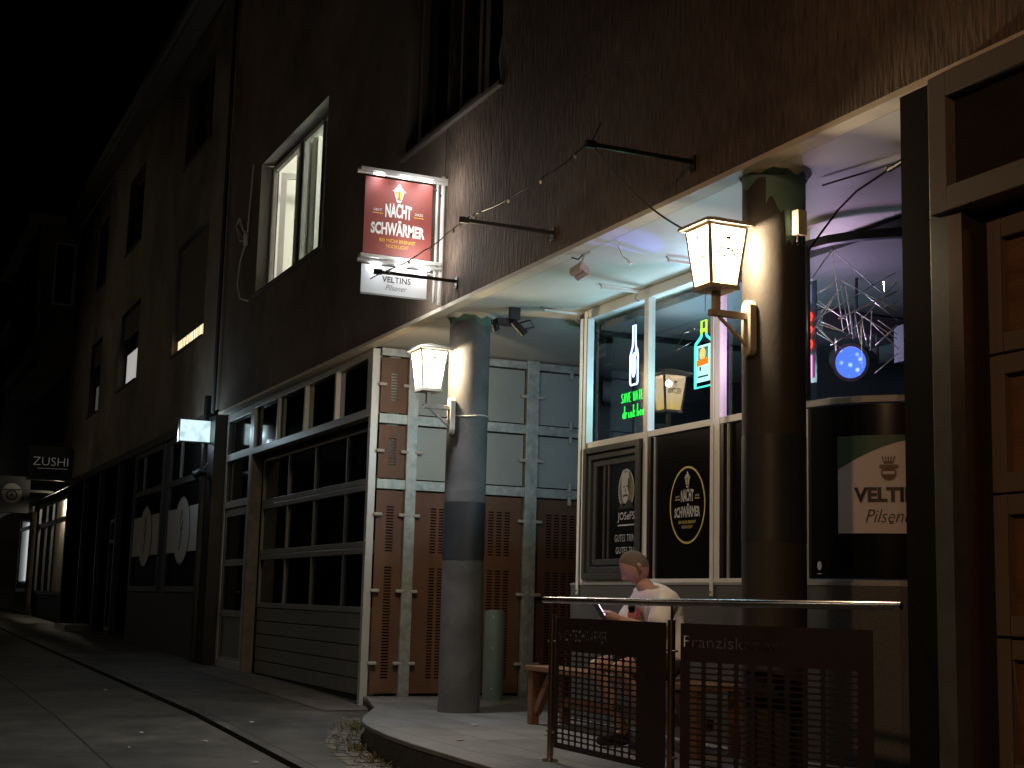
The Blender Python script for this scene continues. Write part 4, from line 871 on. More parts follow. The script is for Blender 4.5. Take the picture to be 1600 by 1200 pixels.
def join_into(objs, name, parent):
    mb = MB()
    for o in objs:
        mb.add([v.co for v in o.data.vertices], [tuple(p_.vertices) for p_ in o.data.polygons], o.data.materials[0], True); bpy.data.objects.remove(o)
    return mb.build(name, parent)
def person():
    px, py = -8.86, .66   # hips
    t = empty('person', (px, py, .47)); tag(t, 'man with cropped hair in a white printed T-shirt bowed over a phone on the bench', 'person')
    H = V((px, py, .56)); CH = V((px-.01, py-.13, .98)); NB = V((px-.02, py-.20, 1.10)); HD = V((px-.04, py-.275, 1.20))
    # limbs
    pts = [H, V((px, py-.03, .72)), V((px, py-.08, .88)), CH, NB, V((px-.035, py-.245, 1.165))]
    rad = [(.15, .12), (.145, .12), (.155, .12), (.15, .10), .064, .060]
    edges = [(0, 1), (1, 2), (2, 3), (3, 4), (4, 5)]
    def chain(a, P, Rr):
        nonlocal pts, rad, edges
        for p_, r_ in zip(P, Rr):
            pts.append(V(p_)); rad.append(r_); edges.append((a, len(pts)-1)); a = len(pts)-1
        return a
    sh = {}
    for sg in (-1, 1):
        S = V((px+.185*sg-.01, py-.14, 1.03)); El = V((px+.235*sg, py-.27, .80)); Wr = V((px+.07*sg-.02, py-.46, .885))
        chain(3, [S, S.lerp(El, .5), El, El.lerp(Wr, .35), Wr.lerp(El, .12), Wr], [.068, .056, .046, .047, .031, .028]); sh[sg] = (S, El, Wr)
        Kn = V((px+.17*sg-.05, py-.52, .56)); An = V((px+.15*sg-.03, py-.26+(.10 if sg > 0 else 0), .10)); To = An+V((-.02, -.15, -.055))
        chain(0, [V((px+.09*sg, py-.08, .56)), V((px+.13*sg-.02, py-.29, .57)), Kn, Kn.lerp(An, .32)+V((0, .025, 0)), An.lerp(Kn, .15), An, To], [.10, .084, .06, .058, .037, .036, .03])
        sh[('k', sg)] = (Kn, An, To)
    body = skinned('body', pts, edges, rad, M_skin, None)
    # head
    hb = MB(); n1, n2 = 28, 22; vs = []
    fwd = V((-.20, -.72, -.60)).normalized()    # face direction, bowed
    side = V((0, 0, 1)).cross(fwd).normalized(); up = fwd.cross(side).normalized()*1
    if up.z < 0: up = -up
    side = up.cross(fwd)
    hc = HD+V((0, -.01, .045))
    def hp(a, b):
        x = math.cos(b)*math.sin(a); y = math.cos(b)*math.cos(a); z = math.sin(b)     # y = forward
        sx, sy, sz = .077, .098, .118
        if z < 0: sx *= 1-.30*z*z-.12*abs(z); sy *= 1-.10*abs(z)
        X, Yf, Zz = x*sx, y*sy, z*sz
        if y > 0 and z < 0: Yf += .012*(-z)                         # chin and jaw
        f_ = max(0, y)**6
        Yf += .022*math.exp(-((x/.16)**2+((z+.18)/.16)**2))*(y > 0)      # nose
        Yf += .010*math.exp(-((x/.14)**2+((z+.05)/.16)**2))*(y > 0)
        Yf -= .010*(math.exp(-(((abs(x)-.38)/.15)**2+((z-.02)/.10)**2)))*(y > 0)    # eye sockets
        Yf += .006*math.exp(-((z-.20)/.08)**2)*f_                      # brow
        Yf += .007*math.exp(-((x/.25)**2+((z+.50)/.06)**2))*(y > 0)-.006*math.exp(-((x/.3)**2+((z+.56)/.03)**2))*(y > 0)
        Yf += .006*math.exp(-((x/.22)**2+((z+.82)/.14)**2))*(y > 0)
        if y < 0: Yf *= 1.08
        return hc+side*X+fwd*Yf+up*Zz
    for j in range(n2+1):
        b = -math.pi/2+math.pi*j/n2
        for i in range(n1): vs.append(hp(2*math.pi*i/n1, b))
    hb.add(vs, [(j*n1+i, j*n1+(i+1) % n1, (j+1)*n1+(i+1) % n1, (j+1)*n1+i) for j in range(n2) for i in range(n1)], M_skin, True)
    for sg in (-1, 1):   # ears
        eo = hc+side*.074*sg-fwd*.012-up*.012
        hb.tube([eo-up*.03, eo-up*.015+side*.010*sg, eo+up*.012+side*.016*sg-fwd*.006, eo+up*.028+side*.008*sg-fwd*.004], [.006, .013, .016, .006], M_skin, 10)
    for sg in (-1, 1):
        e0 = hc+side*.031*sg+fwd*.086-up*.002
        hb.tube([e0-side*.014, e0, e0+side*.014], [.002, .0045, .002], M_hair, 6)
    def fp(x, z, off=.0015):
        b_ = math.asin(max(-1, min(1, z))); cb = math.cos(b_); a__ = math.asin(max(-1, min(1, x/cb))); q_ = hp(a__, b_); return q_+(q_-hc).normalized()*off
    for sg in (-1, 1):
        hb.tube([fp(sg*.18, .13), fp(sg*.36, .17), fp(sg*.58, .10)], [.003, .0045, .002], M_hair, 6)
        hb.tube([fp(sg*.24, .0), fp(sg*.40, .015), fp(sg*.54, -.01)], [.0015, .003, .0015], M_hair, 6)
        hb.tube([fp(sg*.10, -.30), fp(sg*.13, -.24, .006)], [.004, .002], M_hair, 5)
    hb.tube([fp(-.26, -.53), fp(0, -.51), fp(.26, -.53)], [.0015, .0035, .0015], mat('lips', (.25, .09, .07), .6), 6)
    # hands
    for sg in (-1, 1):
        S, El, Wr = sh[sg]; df = (Wr-El).normalized(); lat = V((-sg, -.2, 0)); lat = (lat-df*lat.dot(df)).normalized(); nn = df.cross(lat).normalized()
        hb.tube([Wr-df*.01, Wr+df*.03, Wr+df*.07, Wr+df*.085], [.026, .034, .036, .03], M_skin, 12)
        for k, ln in enumerate((.066, .075, .070, .056)):
            b0 = Wr+df*.075+lat*(.030-.020*k)*1.0; cdir = V((-sg*.5, 0, .1))
            q1 = b0+df*ln*.45+cdir*.012; q2 = q1+(df*.5+cdir*.9).normalized()*ln*.32; q3 = q2+(df*-.1+cdir).normalized()*ln*.25
            hb.tube([b0-df*.015, b0, q1, q2, q3], [.009, .0095, .009, .008, .006], M_skin, 8)
        th = Wr+df*.03+lat*.03; hb.tube([th-lat*.012, th+lat*.018+df*.02, th+lat*.022+df*.045+V((0, 0, .012)), th+lat*.016+df*.065+V((0, 0, .015))], [.012, .012, .010, .007], M_skin, 8)
    ho = hb.build('hands'); join_into([body, ho], 'body', t)
    # cropped hair: shell over the cranium
    kb = MB(); vs = []; J = 12
    for j in range(J+1):
        for i in range(n1):
            a = 2*math.pi*i/n1; front = max(0, math.cos(a)); b0 = (-.10+.40*math.cos(a) if math.cos(a) < .0 else -.10+.98*front**.75)
            b = b0+(math.pi/2-b0)*j/J; p_ = hp(a, b); vs.append(hc+(p_-hc)*1.022)
    kb.add(vs, [(j*n1+i, j*n1+(i+1) % n1, (j+1)*n1+(i+1) % n1, (j+1)*n1+i) for j in range(J) for i in range(n1)], M_hair, True); kb.build('hair', t)
    # T-shirt
    pts2 = [V((px, py+.0, .55)), V((px, py-.03, .72)), V((px, py-.08, .88)), CH, CH.lerp(NB, .92)]
    rd = [(.185, .15), (.178, .15), (.18, .145), (.168, .118), .082]; ed = [(0, 1), (1, 2), (2, 3), (3, 4)]
    for sg in (-1, 1):
        S, El, Wr = sh[sg]; k = len(pts2); pts2 += [S, S.lerp(El, .5), S.lerp(El, .92)]; rd += [.088, .085, .082]; ed += [(3, k), (k, k+1), (k+1, k+2)]
    shirt = skinned('t_shirt', pts2, ed, rd, M_shirt, t)
    me = shirt.data
    from mathutils import noise
    for v in me.vertices:
        c_ = v.co; f_ = noise.noise(V((c_.x*7, c_.y*7, c_.z*4)))*.016+noise.noise(V((c_.x*18+3, c_.y*18, c_.z*9)))*.006; v.co = c_+v.normal*f_*1.25
    # print on the chest (dark and orange shapes)
    pb = MB(); o = V((px-.01, py-.315, .90)); Up = V((0, .25, .97)).normalized()
    def cast(x, z):
        q_ = V((px-.01+x, py-.8, .86+z)); loc = None
        ok, loc_, nn_, _ = shirt.ray_cast(shirt.matrix_world.inverted() @ q_ if False else q_-V(t.location), V((0, 1, 0)))
        return (loc_+V(t.location)+V((0, -.006, 0))) if ok else q_+V((0, .5, 0))
    bpy.context.view_layer.update()
    def blob(cx, cz, rx, rz, m, sgm=14):
        P_ = [cast(cx, cz)]+[cast(cx+rx*math.cos(2*math.pi*k/sgm), cz+rz*math.sin(2*math.pi*k/sgm)) for k in range(sgm)]
        pb.add(P_, [(0, 1+k, 1+(k+1) % sgm) for k in range(sgm)], m)
    blob(-.03, .05, .06, .06, mat('print_orange', (.40, .12, .07), .8)); blob(-.03, .10, .058, .035, mat('print_black', (.02, .02, .02), .8)); blob(.06, .06, .03, .045, mat('print_red', (.35, .05, .03), .8))
    pb.build('shirt_print', t)
    # shorts
    pts3 = [V((px, py, .60)), V((px, py-.02, .53))]; rd = [(.165, .13), (.17, .12)]; ed = [(0, 1)]
    for sg in (-1, 1):
        k = len(pts3); pts3 += [V((px+.10*sg, py-.09, .565)), V((px+.135*sg-.02, py-.27, .575)), V((px+.155*sg-.03, py-.42, .572))]; rd += [.115, .105, .092]; ed += [(1, k), (k, k+1), (k+1, k+2)]
    skinned('shorts', pts3, ed, rd, M_short, t)
    for sg in (-1, 1):
        Kn, An, To = sh[('k', sg)]
        skinned('shoe', [An+V((0, .04, -.05)), An+V((0, -.02, -.045)), To+V((0, 0, .0)), To+V((-.005, -.07, -.005))], [(0, 1), (1, 2), (2, 3)], [.045, .05, .045, .032], M_short, t)
    # phone
    a, b = sh[-1][2], sh[1][2]; c_ = (a+b)/2+V((0, -.09, .035))
    ph = MB(); W_ = V((.0, -.55, .8)).normalized(); ph.obox(c_-X_*.037-W_*.07, X_*.074, W_*.15, X_.cross(W_)*.008, M_blkp)
    s_ = empty('phone', c_); tag(s_, 'phone with a lilac lit screen held in both hands by the sitting man', 'phone'); bevel(ph.build('case', s_), .004)
    nn_ = -X_.cross(W_); e = MB(); o_ = c_-X_*.033-W_*.065+nn_*.0025
    e.add([o_, o_+X_*.066, o_+X_*.066+W_*.14, o_+W_*.14], [(0, 1, 2, 3)], emis('phone_screen', (.75, .5, 1), 5)); e.build('screen', s_)
person()

# ------------------------------------------------------------------ windows upstairs
M_wfr = mat('brown_window_frame', (.13, .10, .075), .45); M_wsill = mat('metal_sill', (.16, .14, .12), .4, .4)
# large lit window of the bar building with a bright room behind
a, b, z0, z1 = -18.9, -15.78, 5.02, 6.86
mb = MB(); y0, y1 = .18, .25
frame_grid(mb, a+.01, b-.01, z0+.01, z1-.01, [], [], .06, y0, y1, M_wfr, .05)
mb.box((a+1.42, y0+.002, z0+.06), (a+1.56, y1-.002, z1-.06), mat('dark_mullion', (.03, .028, .025), .5))
mb.box((a+2.42, y0-.02, z0+.06), (a+2.54, y1-.03, z1-.06), MATS['dark_mullion'])
for p_, q_ in ((a+.06, a+1.42), (a+1.56, b-.07)): frame_grid(mb, p_, q_, z0+.062, z1-.062, [], [], .05, y0-.02, y1-.03, M_white, .055)
wf = mb.build('window_frame', B); bevel(wf, .004)
mb = MB(); mb.add([(a+1.62, .2, z0+.12), (b-.13, .2, z0+.12), (b-.13, .2, z1-.12), (a+1.62, .2, z1-.12)], [(0, 1, 2, 3)], glass('tinted_pane', (.62, .68, .66))); mb.build('pane', wf)
mb = MB(); mb.box((a-.03, -.03, z0-.03), (b+.03, .24, z0+.002), M_wsill); mb.build('sill', wf)
mb = MB(); m = mat('room_white', (.78, .78, .74), .8)
mb.add([(a-.6, .3, z0-.2), (a-.6, 3.6, z0-.2), (a-.6, 3.6, 7.5), (a-.6, .3, 7.5)], [(0, 1, 2, 3)], m); mb.add([(b+1.5, .3, z0-.2), (b+1.5, 3.6, z0-.2), (b+1.5, 3.6, 7.5), (b+1.5, .3, 7.5)], [(3, 2, 1, 0)], m)
mb.add([(a-.6, 3.6, z0-.2), (b+1.5, 3.6, z0-.2), (b+1.5, 3.6, 7.5), (a-.6, 3.6, 7.5)], [(0, 1, 2, 3)], m); mb.add([(a-.6, .3, 7.5), (b+1.5, .3, 7.5), (b+1.5, 3.6, 7.5), (a-.6, 3.6, 7.5)], [(0, 3, 2, 1)], m)
mb.add([(a-.6, .3, z0-.2), (b+1.5, .3, z0-.2), (b+1.5, 3.6, z0-.2), (a-.6, 3.6, z0-.2)], [(0, 1, 2, 3)], m); mb.build('room', B)
for x_, ang in ((a+.10, 74), (b-.45, 50)):      # sashes opened inwards
    mb = MB(); U = V((math.cos(R(ang)), math.sin(R(ang)), 0)); N_ = V((-U.y, U.x, 0)); o = V((x_, .27, z0+.08)); w_ = 1.0; h_ = 1.66
    for (u0, u1, v0, v1) in ((0, .08, 0, h_), (w_-.08, w_, 0, h_), (.08, w_-.08, 0, .08), (.08, w_-.08, h_-.08, h_)): mb.obox(o+U*u0+Z_*v0, U*(u1-u0), N_*.05, Z_*(v1-v0), M_white)
    mb.build('open_sash', wf)
mb = MB(); mb.box((a+.1, 2.9, 5.2), (a+1.3, 3.0, 7.15), m); mb.box((a+1.5, 2.95, 5.2), (a+2.4, 3.05, 6.7), mat('cabinet_grey', (.5, .55, .52), .5)); mb.build('cupboard', B)
mb = MB(); vs = []; N = 60; a_c = -18.5
for k in range(N+1): yy = .45+.05*math.sin(k*.9)+.03*math.sin(k*2.3); xx = a_c+(.95)*k/N; vs += [(xx, yy, 5.05), (xx, yy, 6.95)]
mb.add(vs, [(2*k, 2*k+2, 2*k+3, 2*k+1) for k in range(N)], mat('net_curtain', (.72, .72, .68), .9), True); mb.build('curtain', B)
lamp('room_lamp', 'POINT', (-17.2, 1.7, 6.95), 85, (1, .96, .80), .12)
mb = MB(); mb.tube([(-17.2, 1.7, 7.0), (-17.2, 1.7, 7.08), (-17.2, 1.7, 7.5)], [.09, .03, .01], emis('bulb_on', (1, .97, .85), 14), 12); mb.build('ceiling_bulb', B)
# dark double window above the sign
a, b, z0, z1 = -13.0, -10.63, 5.31, 7.1
mb = MB(); frame_grid(mb, a+.02, b-.02, z0+.01, z1, [a+1.1, b-.62], [], .11, .12, .2, M_wfr, .09)
for p_, q_ in ((a+.11, a+1.04), (a+1.16, b-.68)): frame_grid(mb, p_, q_, z0+.1, z1-.1, [], [], .05, .10, .17, M_wfr, .07)
wf = mb.build('window_frame', B); bevel(wf, .004)
mb = MB(); mb.box((a+.1, .16, z0+.1), (b-.1, .165, z1-.1), M_dgl); mb.build('pane', wf)
mb = MB(); mb.box((a-.05, -.045, z0-.035), (b+.05, .12, z0+.001), M_wsill); mb.build('sill', wf)
mb = MB(); mb.tube([(b-.3, .145, z0+.1), (b-.33, .14, z0+.35), (b-.28, .145, z0+.7)], [.012, .028, .006], mat('pale_curtain', (.4, .38, .33), .8), 8); mb.build('curtain', wf)
# roof edge
mb = MB(); mb.box((-60, -.34, HT), (3, -.02, HT+.22), mat('eave_board', (.22, .19, .15), .8)); mb.box((-60, -.42, HT+.08), (3, -.345, HT+.24), M_alu)
mb.add([(-60, -.42, HT+.24), (3, -.42, HT+.24), (3, 6, HT+4), (-60, 6, HT+4)], [(0, 1, 2, 3)], mat('roof_tiles', (.05, .03, .025), .85, bump=1, bscale=12)); mb.build('roof_edge', B)
# hanging antenna cable beside the lit window
mb = MB(); x = -19.35
cz = []
P_ = [(x+.1, -.02, 6.95), (x+.05, -.02, 6.6), (x-.02, -.025, 6.0), (x-.25, -.035, 6.08), (x-.5, -.04, 6.28), (x-.55, -.04, 6.16), (x-.3, -.035, 6.0), (x-.05, -.03, 5.88), (x-.35, -.05, 5.95), (x-.62, -.05, 6.22), (x-.42, -.05, 6.3), (x-.02, -.04, 5.9)]
mb.tube(P_, .013, M_lw, 6); mb.tube([(x-.03, -.03, 5.9), (x-.35, -.03, 5.65), (x-.45, -.03, 5.35), (x-.25, -.03, 5.1), (x+.2, -.02, 4.98)], .011, M_lw, 6); mb.tube([(x-.04, -.04, 5.82), (x-.04, -.04, 5.98)], .035, M_lw, 8)
tag(mb.build('cable_coil'), 'pale looped cable hanging on the dark wall left of the lit window', 'cable')

# ------------------------------------------------------------------ left building
LB = empty('left_building', (-30, 0, 0)); tag(LB, 'dim olive plastered house with dark shop windows left of the garage door', 'building')
wins = [(-24.65, -22.15, 5.0, 6.9), (-30.4, -28.15, 5.1, 6.7), (-34.6, -33.0, 5.0, 6.7), (-30.4, -28.6, 8.0, 9.6), (-34.6, -33.2, 8.0, 9.6), (-24.5, -22.4, 8.3, 9.9)]
mb = MB(); hole_wall(mb, -60, -20.72, 3.66, HT, wins, .012, .25, M_wall3); mb.build('wall', LB)
M_warm = emis('warm_gap', (1, .82, .5), 1.0)
M_shut = mat('roller_shutter', (.075, .06, .045), .6)
for i, (a, b, z0, z1) in enumerate(wins):
    mb = MB(); frame_grid(mb, a+.01, b-.01, z0+.01, z1-.01, [(a+b)/2], [], .07, .17, .24, M_wfr if i else M_white, .06); wf = mb.build('window_frame', LB)
    mb = MB(); mb.box((a+.07, .2, z0+.07), (b-.07, .205, z1-.07), M_dgl); mb.build('pane', wf)
    mb = MB(); mb.box((a-.03, -.02, z0-.03), (b+.03, .16, z0), M_wsill); mb.build('sill', wf)
    if i in (0, 1, 2):
        mb = MB(); zb = z0+(.30 if i == 0 else .85 if i == 1 else .8); k = 0; z = z1-.02
        if i: zb = z1-.5
        while z > zb: mb.box((a+.03, .09, z-.052), (b-.03, .105, z-.006), M_shut); mb.box((a+.03, .095, z-.006), (b-.03, .1, z), M_dark); z -= .052
        mb.build('roller_shutter', wf)
    if i == 0:
        mb = MB(); mb.box((a+.09, .10, z0+.08), (b-.09, .104, zb-.03), M_warm); mb.build('lit_gap', wf)
        mb = MB()
        for k in range(30): x_ = a+.1+(b-a-.2)*k/30+rnd.uniform(0, .04); mb.box((x_, .092, z0+.08), (x_+rnd.uniform(.004, .02), .098, zb-.03), mat('lace', (.5, .4, .25), .8))
        mb.box((a+.09, .093, zb-.05), (b-.09, .097, zb-.03), MATS['lace']); mb.build('lace_curtain', wf)
    if i in (1, 2):
        mb = MB(); x_ = a+.15
        for k in range(18): mb.box((x_+k*.085, .16, z0+.08), (x_+k*.085+(.07 if k % 2 else .045), .165, z0+(.75 if i == 1 else .7)), emis('cool_gap%d' % i, (.95, .9, .85), .2 if i == 1 else .025) if k == 0 else MATS['cool_gap%d' % i])
        mb.build('lit_curtain', wf)
# ground floor of the left building
mb = MB(); mb.box((-60, -.03, 3.52), (-21.3, .0, 3.66), mat('shop_fascia', (.03, .03, .032), .5)); mb.box((-60, .0, -.2), (-21.3, .02, .95), mat('dark_socle', (.022, .022, .023), .6)) if 0 else None
mb.build('fascia', LB)
M_shop = mat('shop_frame_dark', (.06, .062, .066), .45); M_smoke = mat('shop_glass', (.012, .012, .013), .1); M_ft = mat('frosted_film', (.38, .38, .37), .6); M_fp = mat('grey_fill', (.03, .031, .033), .6)
mb = MB(); mb.box((-27.6, .02, -.1), (-21.3, .3, 3.52), M_fp); mb.build('shop_wall', LB)
for a, b in ((-27.3, -24.55), (-24.05, -21.5)):
    mb = MB(); frame_grid(mb, a, b, 1.0, 3.5, [], [2.75], .1, -.02, .018, M_shop, .09); mb.box((a+.9, -.018, 2.81), (a+.95, .016, 3.4), M_alu); wf = mb.build('shop_window', LB)
    mb = MB(); mb.box((a+.09, .004, 1.09), (b-.09, .016, 3.41), M_smoke); mb.build('pane', wf)
    mb = MB(); xm = (a+b)/2; mb.box((a+.1, -.004, 1.62), (b-.1, .002, 2.32), M_ft)
    mb.add([(xm+.62*math.cos(2*math.pi*k/40), -.008, 1.96+.54*math.sin(2*math.pi*k/40)) for k in range(40)], [tuple(range(40))], M_shop)
    mb.add([(xm+.60*math.cos(2*math.pi*k/40), -.012, 1.96+.52*math.sin(2*math.pi*k/40)) for k in range(40)], [tuple(range(40))], M_ft); mb.build('frosted_film', wf)
    mb = MB(); mb.tube([(xm-.1, -.016, 1.65), (xm+.02, -.016, 1.9), (xm-.12, -.016, 2.1), (xm+.02, -.016, 2.3), (xm+.1, -.016, 2.1), (xm, -.016, 1.95)], .008, M_shop, 5); mb.build('line_drawing', wf)
# recessed dark entrance and slim posts
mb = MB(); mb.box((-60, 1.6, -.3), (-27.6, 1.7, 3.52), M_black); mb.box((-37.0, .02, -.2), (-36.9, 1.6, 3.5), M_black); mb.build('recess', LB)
for x in (-29.2, -31.6, -34.0):
    mb = MB(); mb.box((x-.12, -.02, g(x)-.05), (x, .1, 3.5), M_shop); mb.build('slim_post', LB)
mb = MB(); frame_grid(mb, -33.9, -32.6, g(-33)-.02, 2.6, [], [2.1], .07, .6, .66, M_alu, .07); mb.build('entrance_door', LB)
mb = MB(); mb.box((-33.6, -.5, g(-33)-.2), (-31.9, .1, g(-33)+.12), mat('pale_step', (.3, .29, .27), .8)); mb.build('door_step', LB)
# lit shop window further on
E_shop = bpy.data.materials.new('lit_shop_wall'); M_shopw = mat('shop_back_wall', (.42, .37, .30), .8, var=.55, vscale=3, stretch=(1, 1, .4))
mb = MB(); mb.box((-43.2, .5, .6), (-36.9, .52, 3.5), M_shopw); mb.box((-43.2, .03, .2), (-36.9, .06, .85), M_fp); mb.build('shop_interior', LB)
mb = MB(); frame_grid(mb, -43.0, -37.05, .85, 3.35, [-39.9, -41.3], [2.75], .12, .0, .06, M_shop, .1); mb.build('shop_window', LB)
lamp('shop_lamp', 'POINT', (-37.4, .28, 3.3), 45, (1, .9, .66), .05)
lamp('shop_lamp', 'POINT', (-41.3, .28, 3.3), 22, (1, .9, .66), .05)
# lit sign box
t = empty('light_box', (-21.15, 0, 3.3)); tag(t, 'small glowing white sign box projecting left of the garage door', 'light box')
mb = MB(); mb.box((-21.05, -.50, 3.17), (-20.95, -.03, 3.51), M_blkp); mb.build('case', t)
m = bpy.data.materials.new('light_box_face'); m.use_nodes = True; n = m.node_tree.nodes; n.clear(); L = m.node_tree.links
tc = n.new('ShaderNodeTexCoord'); no = n.new('ShaderNodeTexNoise'); no.inputs['Scale'].default_value = 4; rp = n.new('ShaderNodeValToRGB'); rp.color_ramp.elements[0].color = (.30, .50, .55, 1); rp.color_ramp.elements[1].color = (.72, .95, 1, 1); rp.color_ramp.elements[0].position = .3; rp.color_ramp.elements[1].position = .5
e = n.new('ShaderNodeEmission'); e.inputs[1].default_value = .5; oo = n.new('ShaderNodeOutputMaterial'); L.new(tc.outputs['Object'], no.inputs[0]); L.new(no.outputs[0], rp.inputs[0]); L.new(rp.outputs[0], e.inputs[0]); L.new(e.outputs[0], oo.inputs[0])
mb = MB(); mb.box((-20.948, -.485, 3.185), (-20.94, -.045, 3.495), m); mb.build('lit_face', t)
lamp('box_glow', 'POINT', (-20.80, -.28, 3.33), 3, (.6, .85, 1), .1); lamp('box_glow', 'POINT', (-21.7, -.6, 3.33), 6, (.7, .88, 1), .1)
mb = MB(); mb.box((-21.03, -.03, 3.2), (-20.97, .0, 3.46), M_alu); mb.build('bracket', t)
mb = MB(); mb.tube([(-20.95, -.06, 2.72), (-20.95, -.16, 2.74), (-20.95, -.24, 2.68)], [.03, .06, .07], M_blkp, 12); mb.tube([(-20.75, -.06, 2.62), (-20.7, -.2, 2.72), (-20.72, -.1, 2.85)], .012, M_blkp, 6); tag(mb.build('camera_dome'), 'black round lamp head on the dark pier under the light box', 'lamp')
# blade signs
t = empty('blade_sign', (-36.6, 0, 3.6)); tag(t, 'black blade sign with five pale capital letters above the lit shop', 'sign')
mb = MB(); mb.box((-36.65, -1.05, 3.62), (-36.5, -.05, 4.45), M_blkp); mb.box((-36.62, -.05, 3.7), (-36.53, .02, 4.4), M_blkp); mb.build('panel', t)
mb = MB(); put_text(mb, 'ZUSHI', (-36.498, -.52, 3.98), Y_, Z_, mat('pale_glow_letters', (.6, .56, .5), .6, emit=(.6, .55, .48), es=.05), .82, .2, -.015, None, .002); flat(mb, [(-.3, 0), (.4, .01), (.4, .02), (-.3, .01)], (-36.498, -.52, 3.90), Y_, Z_, MATS['pale_glow_letters'], .002); mb.build('lettering', t)  # faint emission put into the letters to brighten them
t = empty('blade_sign', (-39.5, -.4, 3.2)); tag(t, 'dark blade sign with a pale round emblem, lower left of the lettered blade sign', 'sign')
mb = MB(); mb.box((-39.6, -1.55, 2.95), (-39.5, -.65, 3.9), M_blkp); mb.box((-39.58, -.65, 3.5), (-39.52, .02, 3.56), M_blkp); mb.build('panel', t)
mb = MB(); ml = mat('emblem_grey', (.22, .21, .19), .7); o_ = V((-39.497, -1.1, 3.45))
mb.add(disc_pts(o_, Y_, Z_, .25, .26, 30), [tuple(range(30))], ml); mb.add([q+X_*.002 for q in disc_pts(o_-Z_*.05, Y_, Z_, .15, .14, 20)], [tuple(range(20))], M_blkp); mb.add([q+X_*.004 for q in disc_pts(o_-Z_*.05, Y_, Z_, .10, .09, 20)], [tuple(range(20))], ml)
mb.add([q+X_*.006 for q in disc_pts(o_-Z_*.05, Y_, Z_, .05, .05, 16)], [tuple(range(16))], M_blkp); flat(mb, [(-.22, .1), (.22, .12), (.22, .08), (-.22, .06)], o_, Y_, Z_, M_blkp, .002); mb.build('emblem', t)

# ------------------------------------------------------------------ corner house at the far end
CB = empty('corner_building', (-41, -.5, 0)); tag(CB, 'dark house with an oriel bay under the eaves at the far left', 'building')
mb = MB(); mb.box((-46, -1.0, 7.15), (-38.2, .01, HT-.0), M_wall3); mb.build('oriel', CB)
mb = MB(); mb.box((-46.1, -1.12, 6.95), (-38.1, .01, 7.148), M_wall3); mb.box((-46.0, -.9, 6.7), (-38.3, .01, 6.948), M_wall3); mb.build('corbel', CB)
mb = MB(); mb.box((-46.3, -1.35, HT+.001), (-37.95, -.42, HT+.221), MATS['eave_board']); mb.build('eave', CB)
mb = MB(); mb.box((-38.198, -.60, 8.3), (-38.15, -.05, 9.95), M_white); wf = mb.build('window_frame', CB)
mb = MB(); mb.box((-38.149, -.57, 8.34), (-38.14, -.14, 9.9), M_dgl); mb.build('pane', wf)
mb = MB(); mb.box((-75, -2.5, -.5), (-60, 6, 9.2), M_wall3); mb.box((-120, -7, -.5), (-76, -3, 8), M_wall3); mb.build('far_block', CB)
mb = MB(); frame_grid(mb, -47.5, -44.3, .9, 3.4, [], [2.8], .1, -.06, .0, M_shop, .1); mb.box((-47.4, -.03, 1.0), (-44.4, -.02, 3.3), M_dgl); mb.build('shop_window', CB)
mb = MB(); mb.box((-44.2, -.12, .2), (-43.6, .0, 3.2), M_wall3); mb.build('pilaster', CB)
mb = MB(); mb.box((-59.9, -2.1, 1.3), (-59.85, -1.5, 3.6), emis('far_shop_light', (.8, .85, .85), .9)); mb.box((-60, -2.2, 1.2), (-59.9, -1.2, 3.7), M_shop); mb.build('lit_window', CB)

# ------------------------------------------------------------------ small things on the ground
M_cob = mat('cobble', (.13, .115, .095), .7, var=.4, vscale=20, bump=.3, bscale=40)
mb = MB(); k = 0
def riser(x):
    tt = [(a_, b_) for a_, b_ in ter if b_ < 0]
    for (x0, y0), (x1, y1) in zip(tt, tt[1:]):
        if min(x0, x1) <= x <= max(x0, x1): return y0+(y1-y0)*(x-x0)/(x1-x0)
    return -1.05
x = -12.9
while x < -7.6:
    for j in range(3):
        y = riser(x)-.055-j*.105+rnd.uniform(-.01, .01); s_ = .092*rnd.uniform(.85, 1.0); a_ = rnd.uniform(-.15, .15); zz = g(x)+rnd.uniform(.002, .014)
        if j == 2 and rnd.random() < .35: continue
        U = V((math.cos(a_), math.sin(a_), 0)); W = V((-U.y, U.x, 0)); o = V((x, y, zz-.05))-U*s_/2-W*s_/2
        mb.obox(o, U*s_, W*s_, (0, 0, .05), M_cob)
    x += .105
o = mb.build('cobbled_edge'); tag(o, None, None, kind='structure'); bevel(o, .012, 2)
mb = MB(); M_weed = mat('dry_weed', (.16, .15, .07), .8); M_leaf = mat('dead_leaf', (.22, .14, .06), .8)
CL = [rnd.uniform(-12.6, -7.6) for _ in range(26)]
for i in range(520):
    x = rnd.choice(CL)+rnd.gauss(0, .07); y = riser(x)-.03-abs(rnd.gauss(0, .10)); z = g(x)+.012; a_ = rnd.uniform(0, 6.28)
    h_ = rnd.uniform(.015, .065) if rnd.random() < .7 else .01; w_ = rnd.uniform(.004, .009); U = V((math.cos(a_), math.sin(a_), 0))*w_; T_ = V((rnd.gauss(0, .03), rnd.gauss(0, .03), h_))
    b_ = V((x, y, z)); mb.add([b_-U, b_+U, b_+T_+U*.3, b_+T_*.9-U*.6], [(0, 1, 2, 3)], M_weed if h_ > .02 else M_leaf)
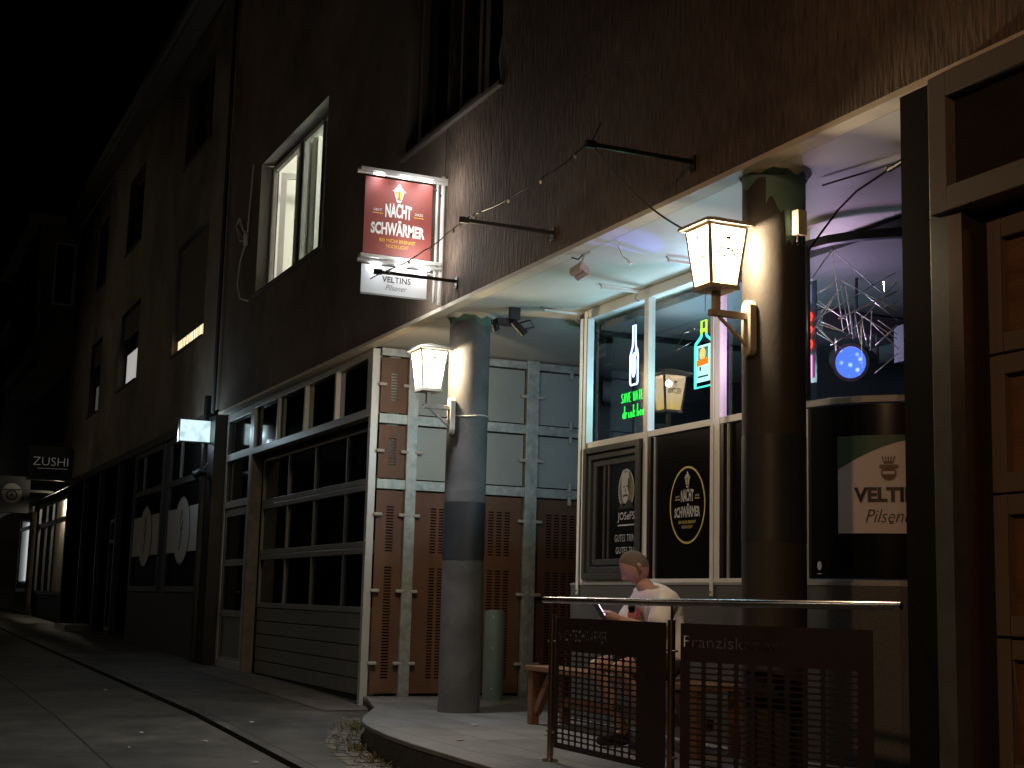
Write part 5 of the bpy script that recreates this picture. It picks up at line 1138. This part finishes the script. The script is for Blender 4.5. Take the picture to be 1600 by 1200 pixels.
for i in range(160):
    x = rnd.uniform(-12.4, -7.4); y = riser(x)-.04-abs(rnd.gauss(0, .14)); z = g(x)+.02; s_ = rnd.uniform(.008, .02); a_ = rnd.uniform(0, 6.28)
    U = V((math.cos(a_), math.sin(a_), rnd.uniform(-.3, .3)))*s_; W = V((-U.y, U.x, rnd.uniform(0, .01))); mb.add([V((x, y, z))-U, V((x, y, z))-W*.6, V((x, y, z))+U, V((x, y, z))+W*.6], [(0, 1, 2, 3)], M_leaf)
tag(mb.build('weeds'), 'dry weeds and leaf litter along the curb of the terrace', 'weeds', kind='stuff')
M_pap = mat('paper_white', (.6, .58, .54), .8)
scr = [(-11.4, -2.6, 'at the foot of the road joint'), (-12.3, -2.35, 'in the middle of the road by the joint'), (-11.7, -1.95, 'near the dark sidewalk curb'), (-12.6, -1.35, 'on the sidewalk before the garage door'), (-16.5, -2.0, 'far along the sidewalk curb'), (-10.5, -1.85, 'just outside the curb line near the picture edge'), (-22.0, -4.0, 'farthest up the road at left')]
for i, (x, y, lb) in enumerate(scr):
    mb = MB(); z = (g(x)+.006 if y > -1.6 else g(x)-.034)+.003; a_ = rnd.uniform(0, 3); U = V((math.cos(a_), math.sin(a_), .0))*.02; W = V((-U.y, U.x, .003))*.4
    o_ = V((x, y, z)); mb.prism([o_-U-W, o_+U-W, o_+U*.8+W, o_-U*.9+W*1.1], (0, 0, .006), M_pap)
    tag(mb.build('paper_scrap'), 'small pale scrap of litter '+lb, 'litter', 'scraps of litter on the ground')
for i, (x, y, lb) in enumerate([(-9.6, -.62, 'nearest the railing post'), (-10.7, -.05, 'between the column and the bench'), (-9.9, .2, 'beside the bench leg')]):
    mb = MB(); a_ = rnd.uniform(0, 3); U = V((math.cos(a_), math.sin(a_), 0)); mb.tube([V((x, y, .006))-U*.03, V((x, y, .006))+U*.03], .006, M_pap, 6)
    tag(mb.build('cigarette_end'), 'cigarette end on the terrace tiles '+lb, 'litter', 'cigarette ends on the terrace')
# houses across the street (seen only in reflections)
OB = MB(); OB.box((-40, -16, -1.5), (-12, -14, 9), M_wall3); OB.box((-11.5, -16.5, -1.5), (1, -14, 7.5), M_wall2)
tag(OB.build('opposite_house'), 'dark row of houses across the street', 'building')
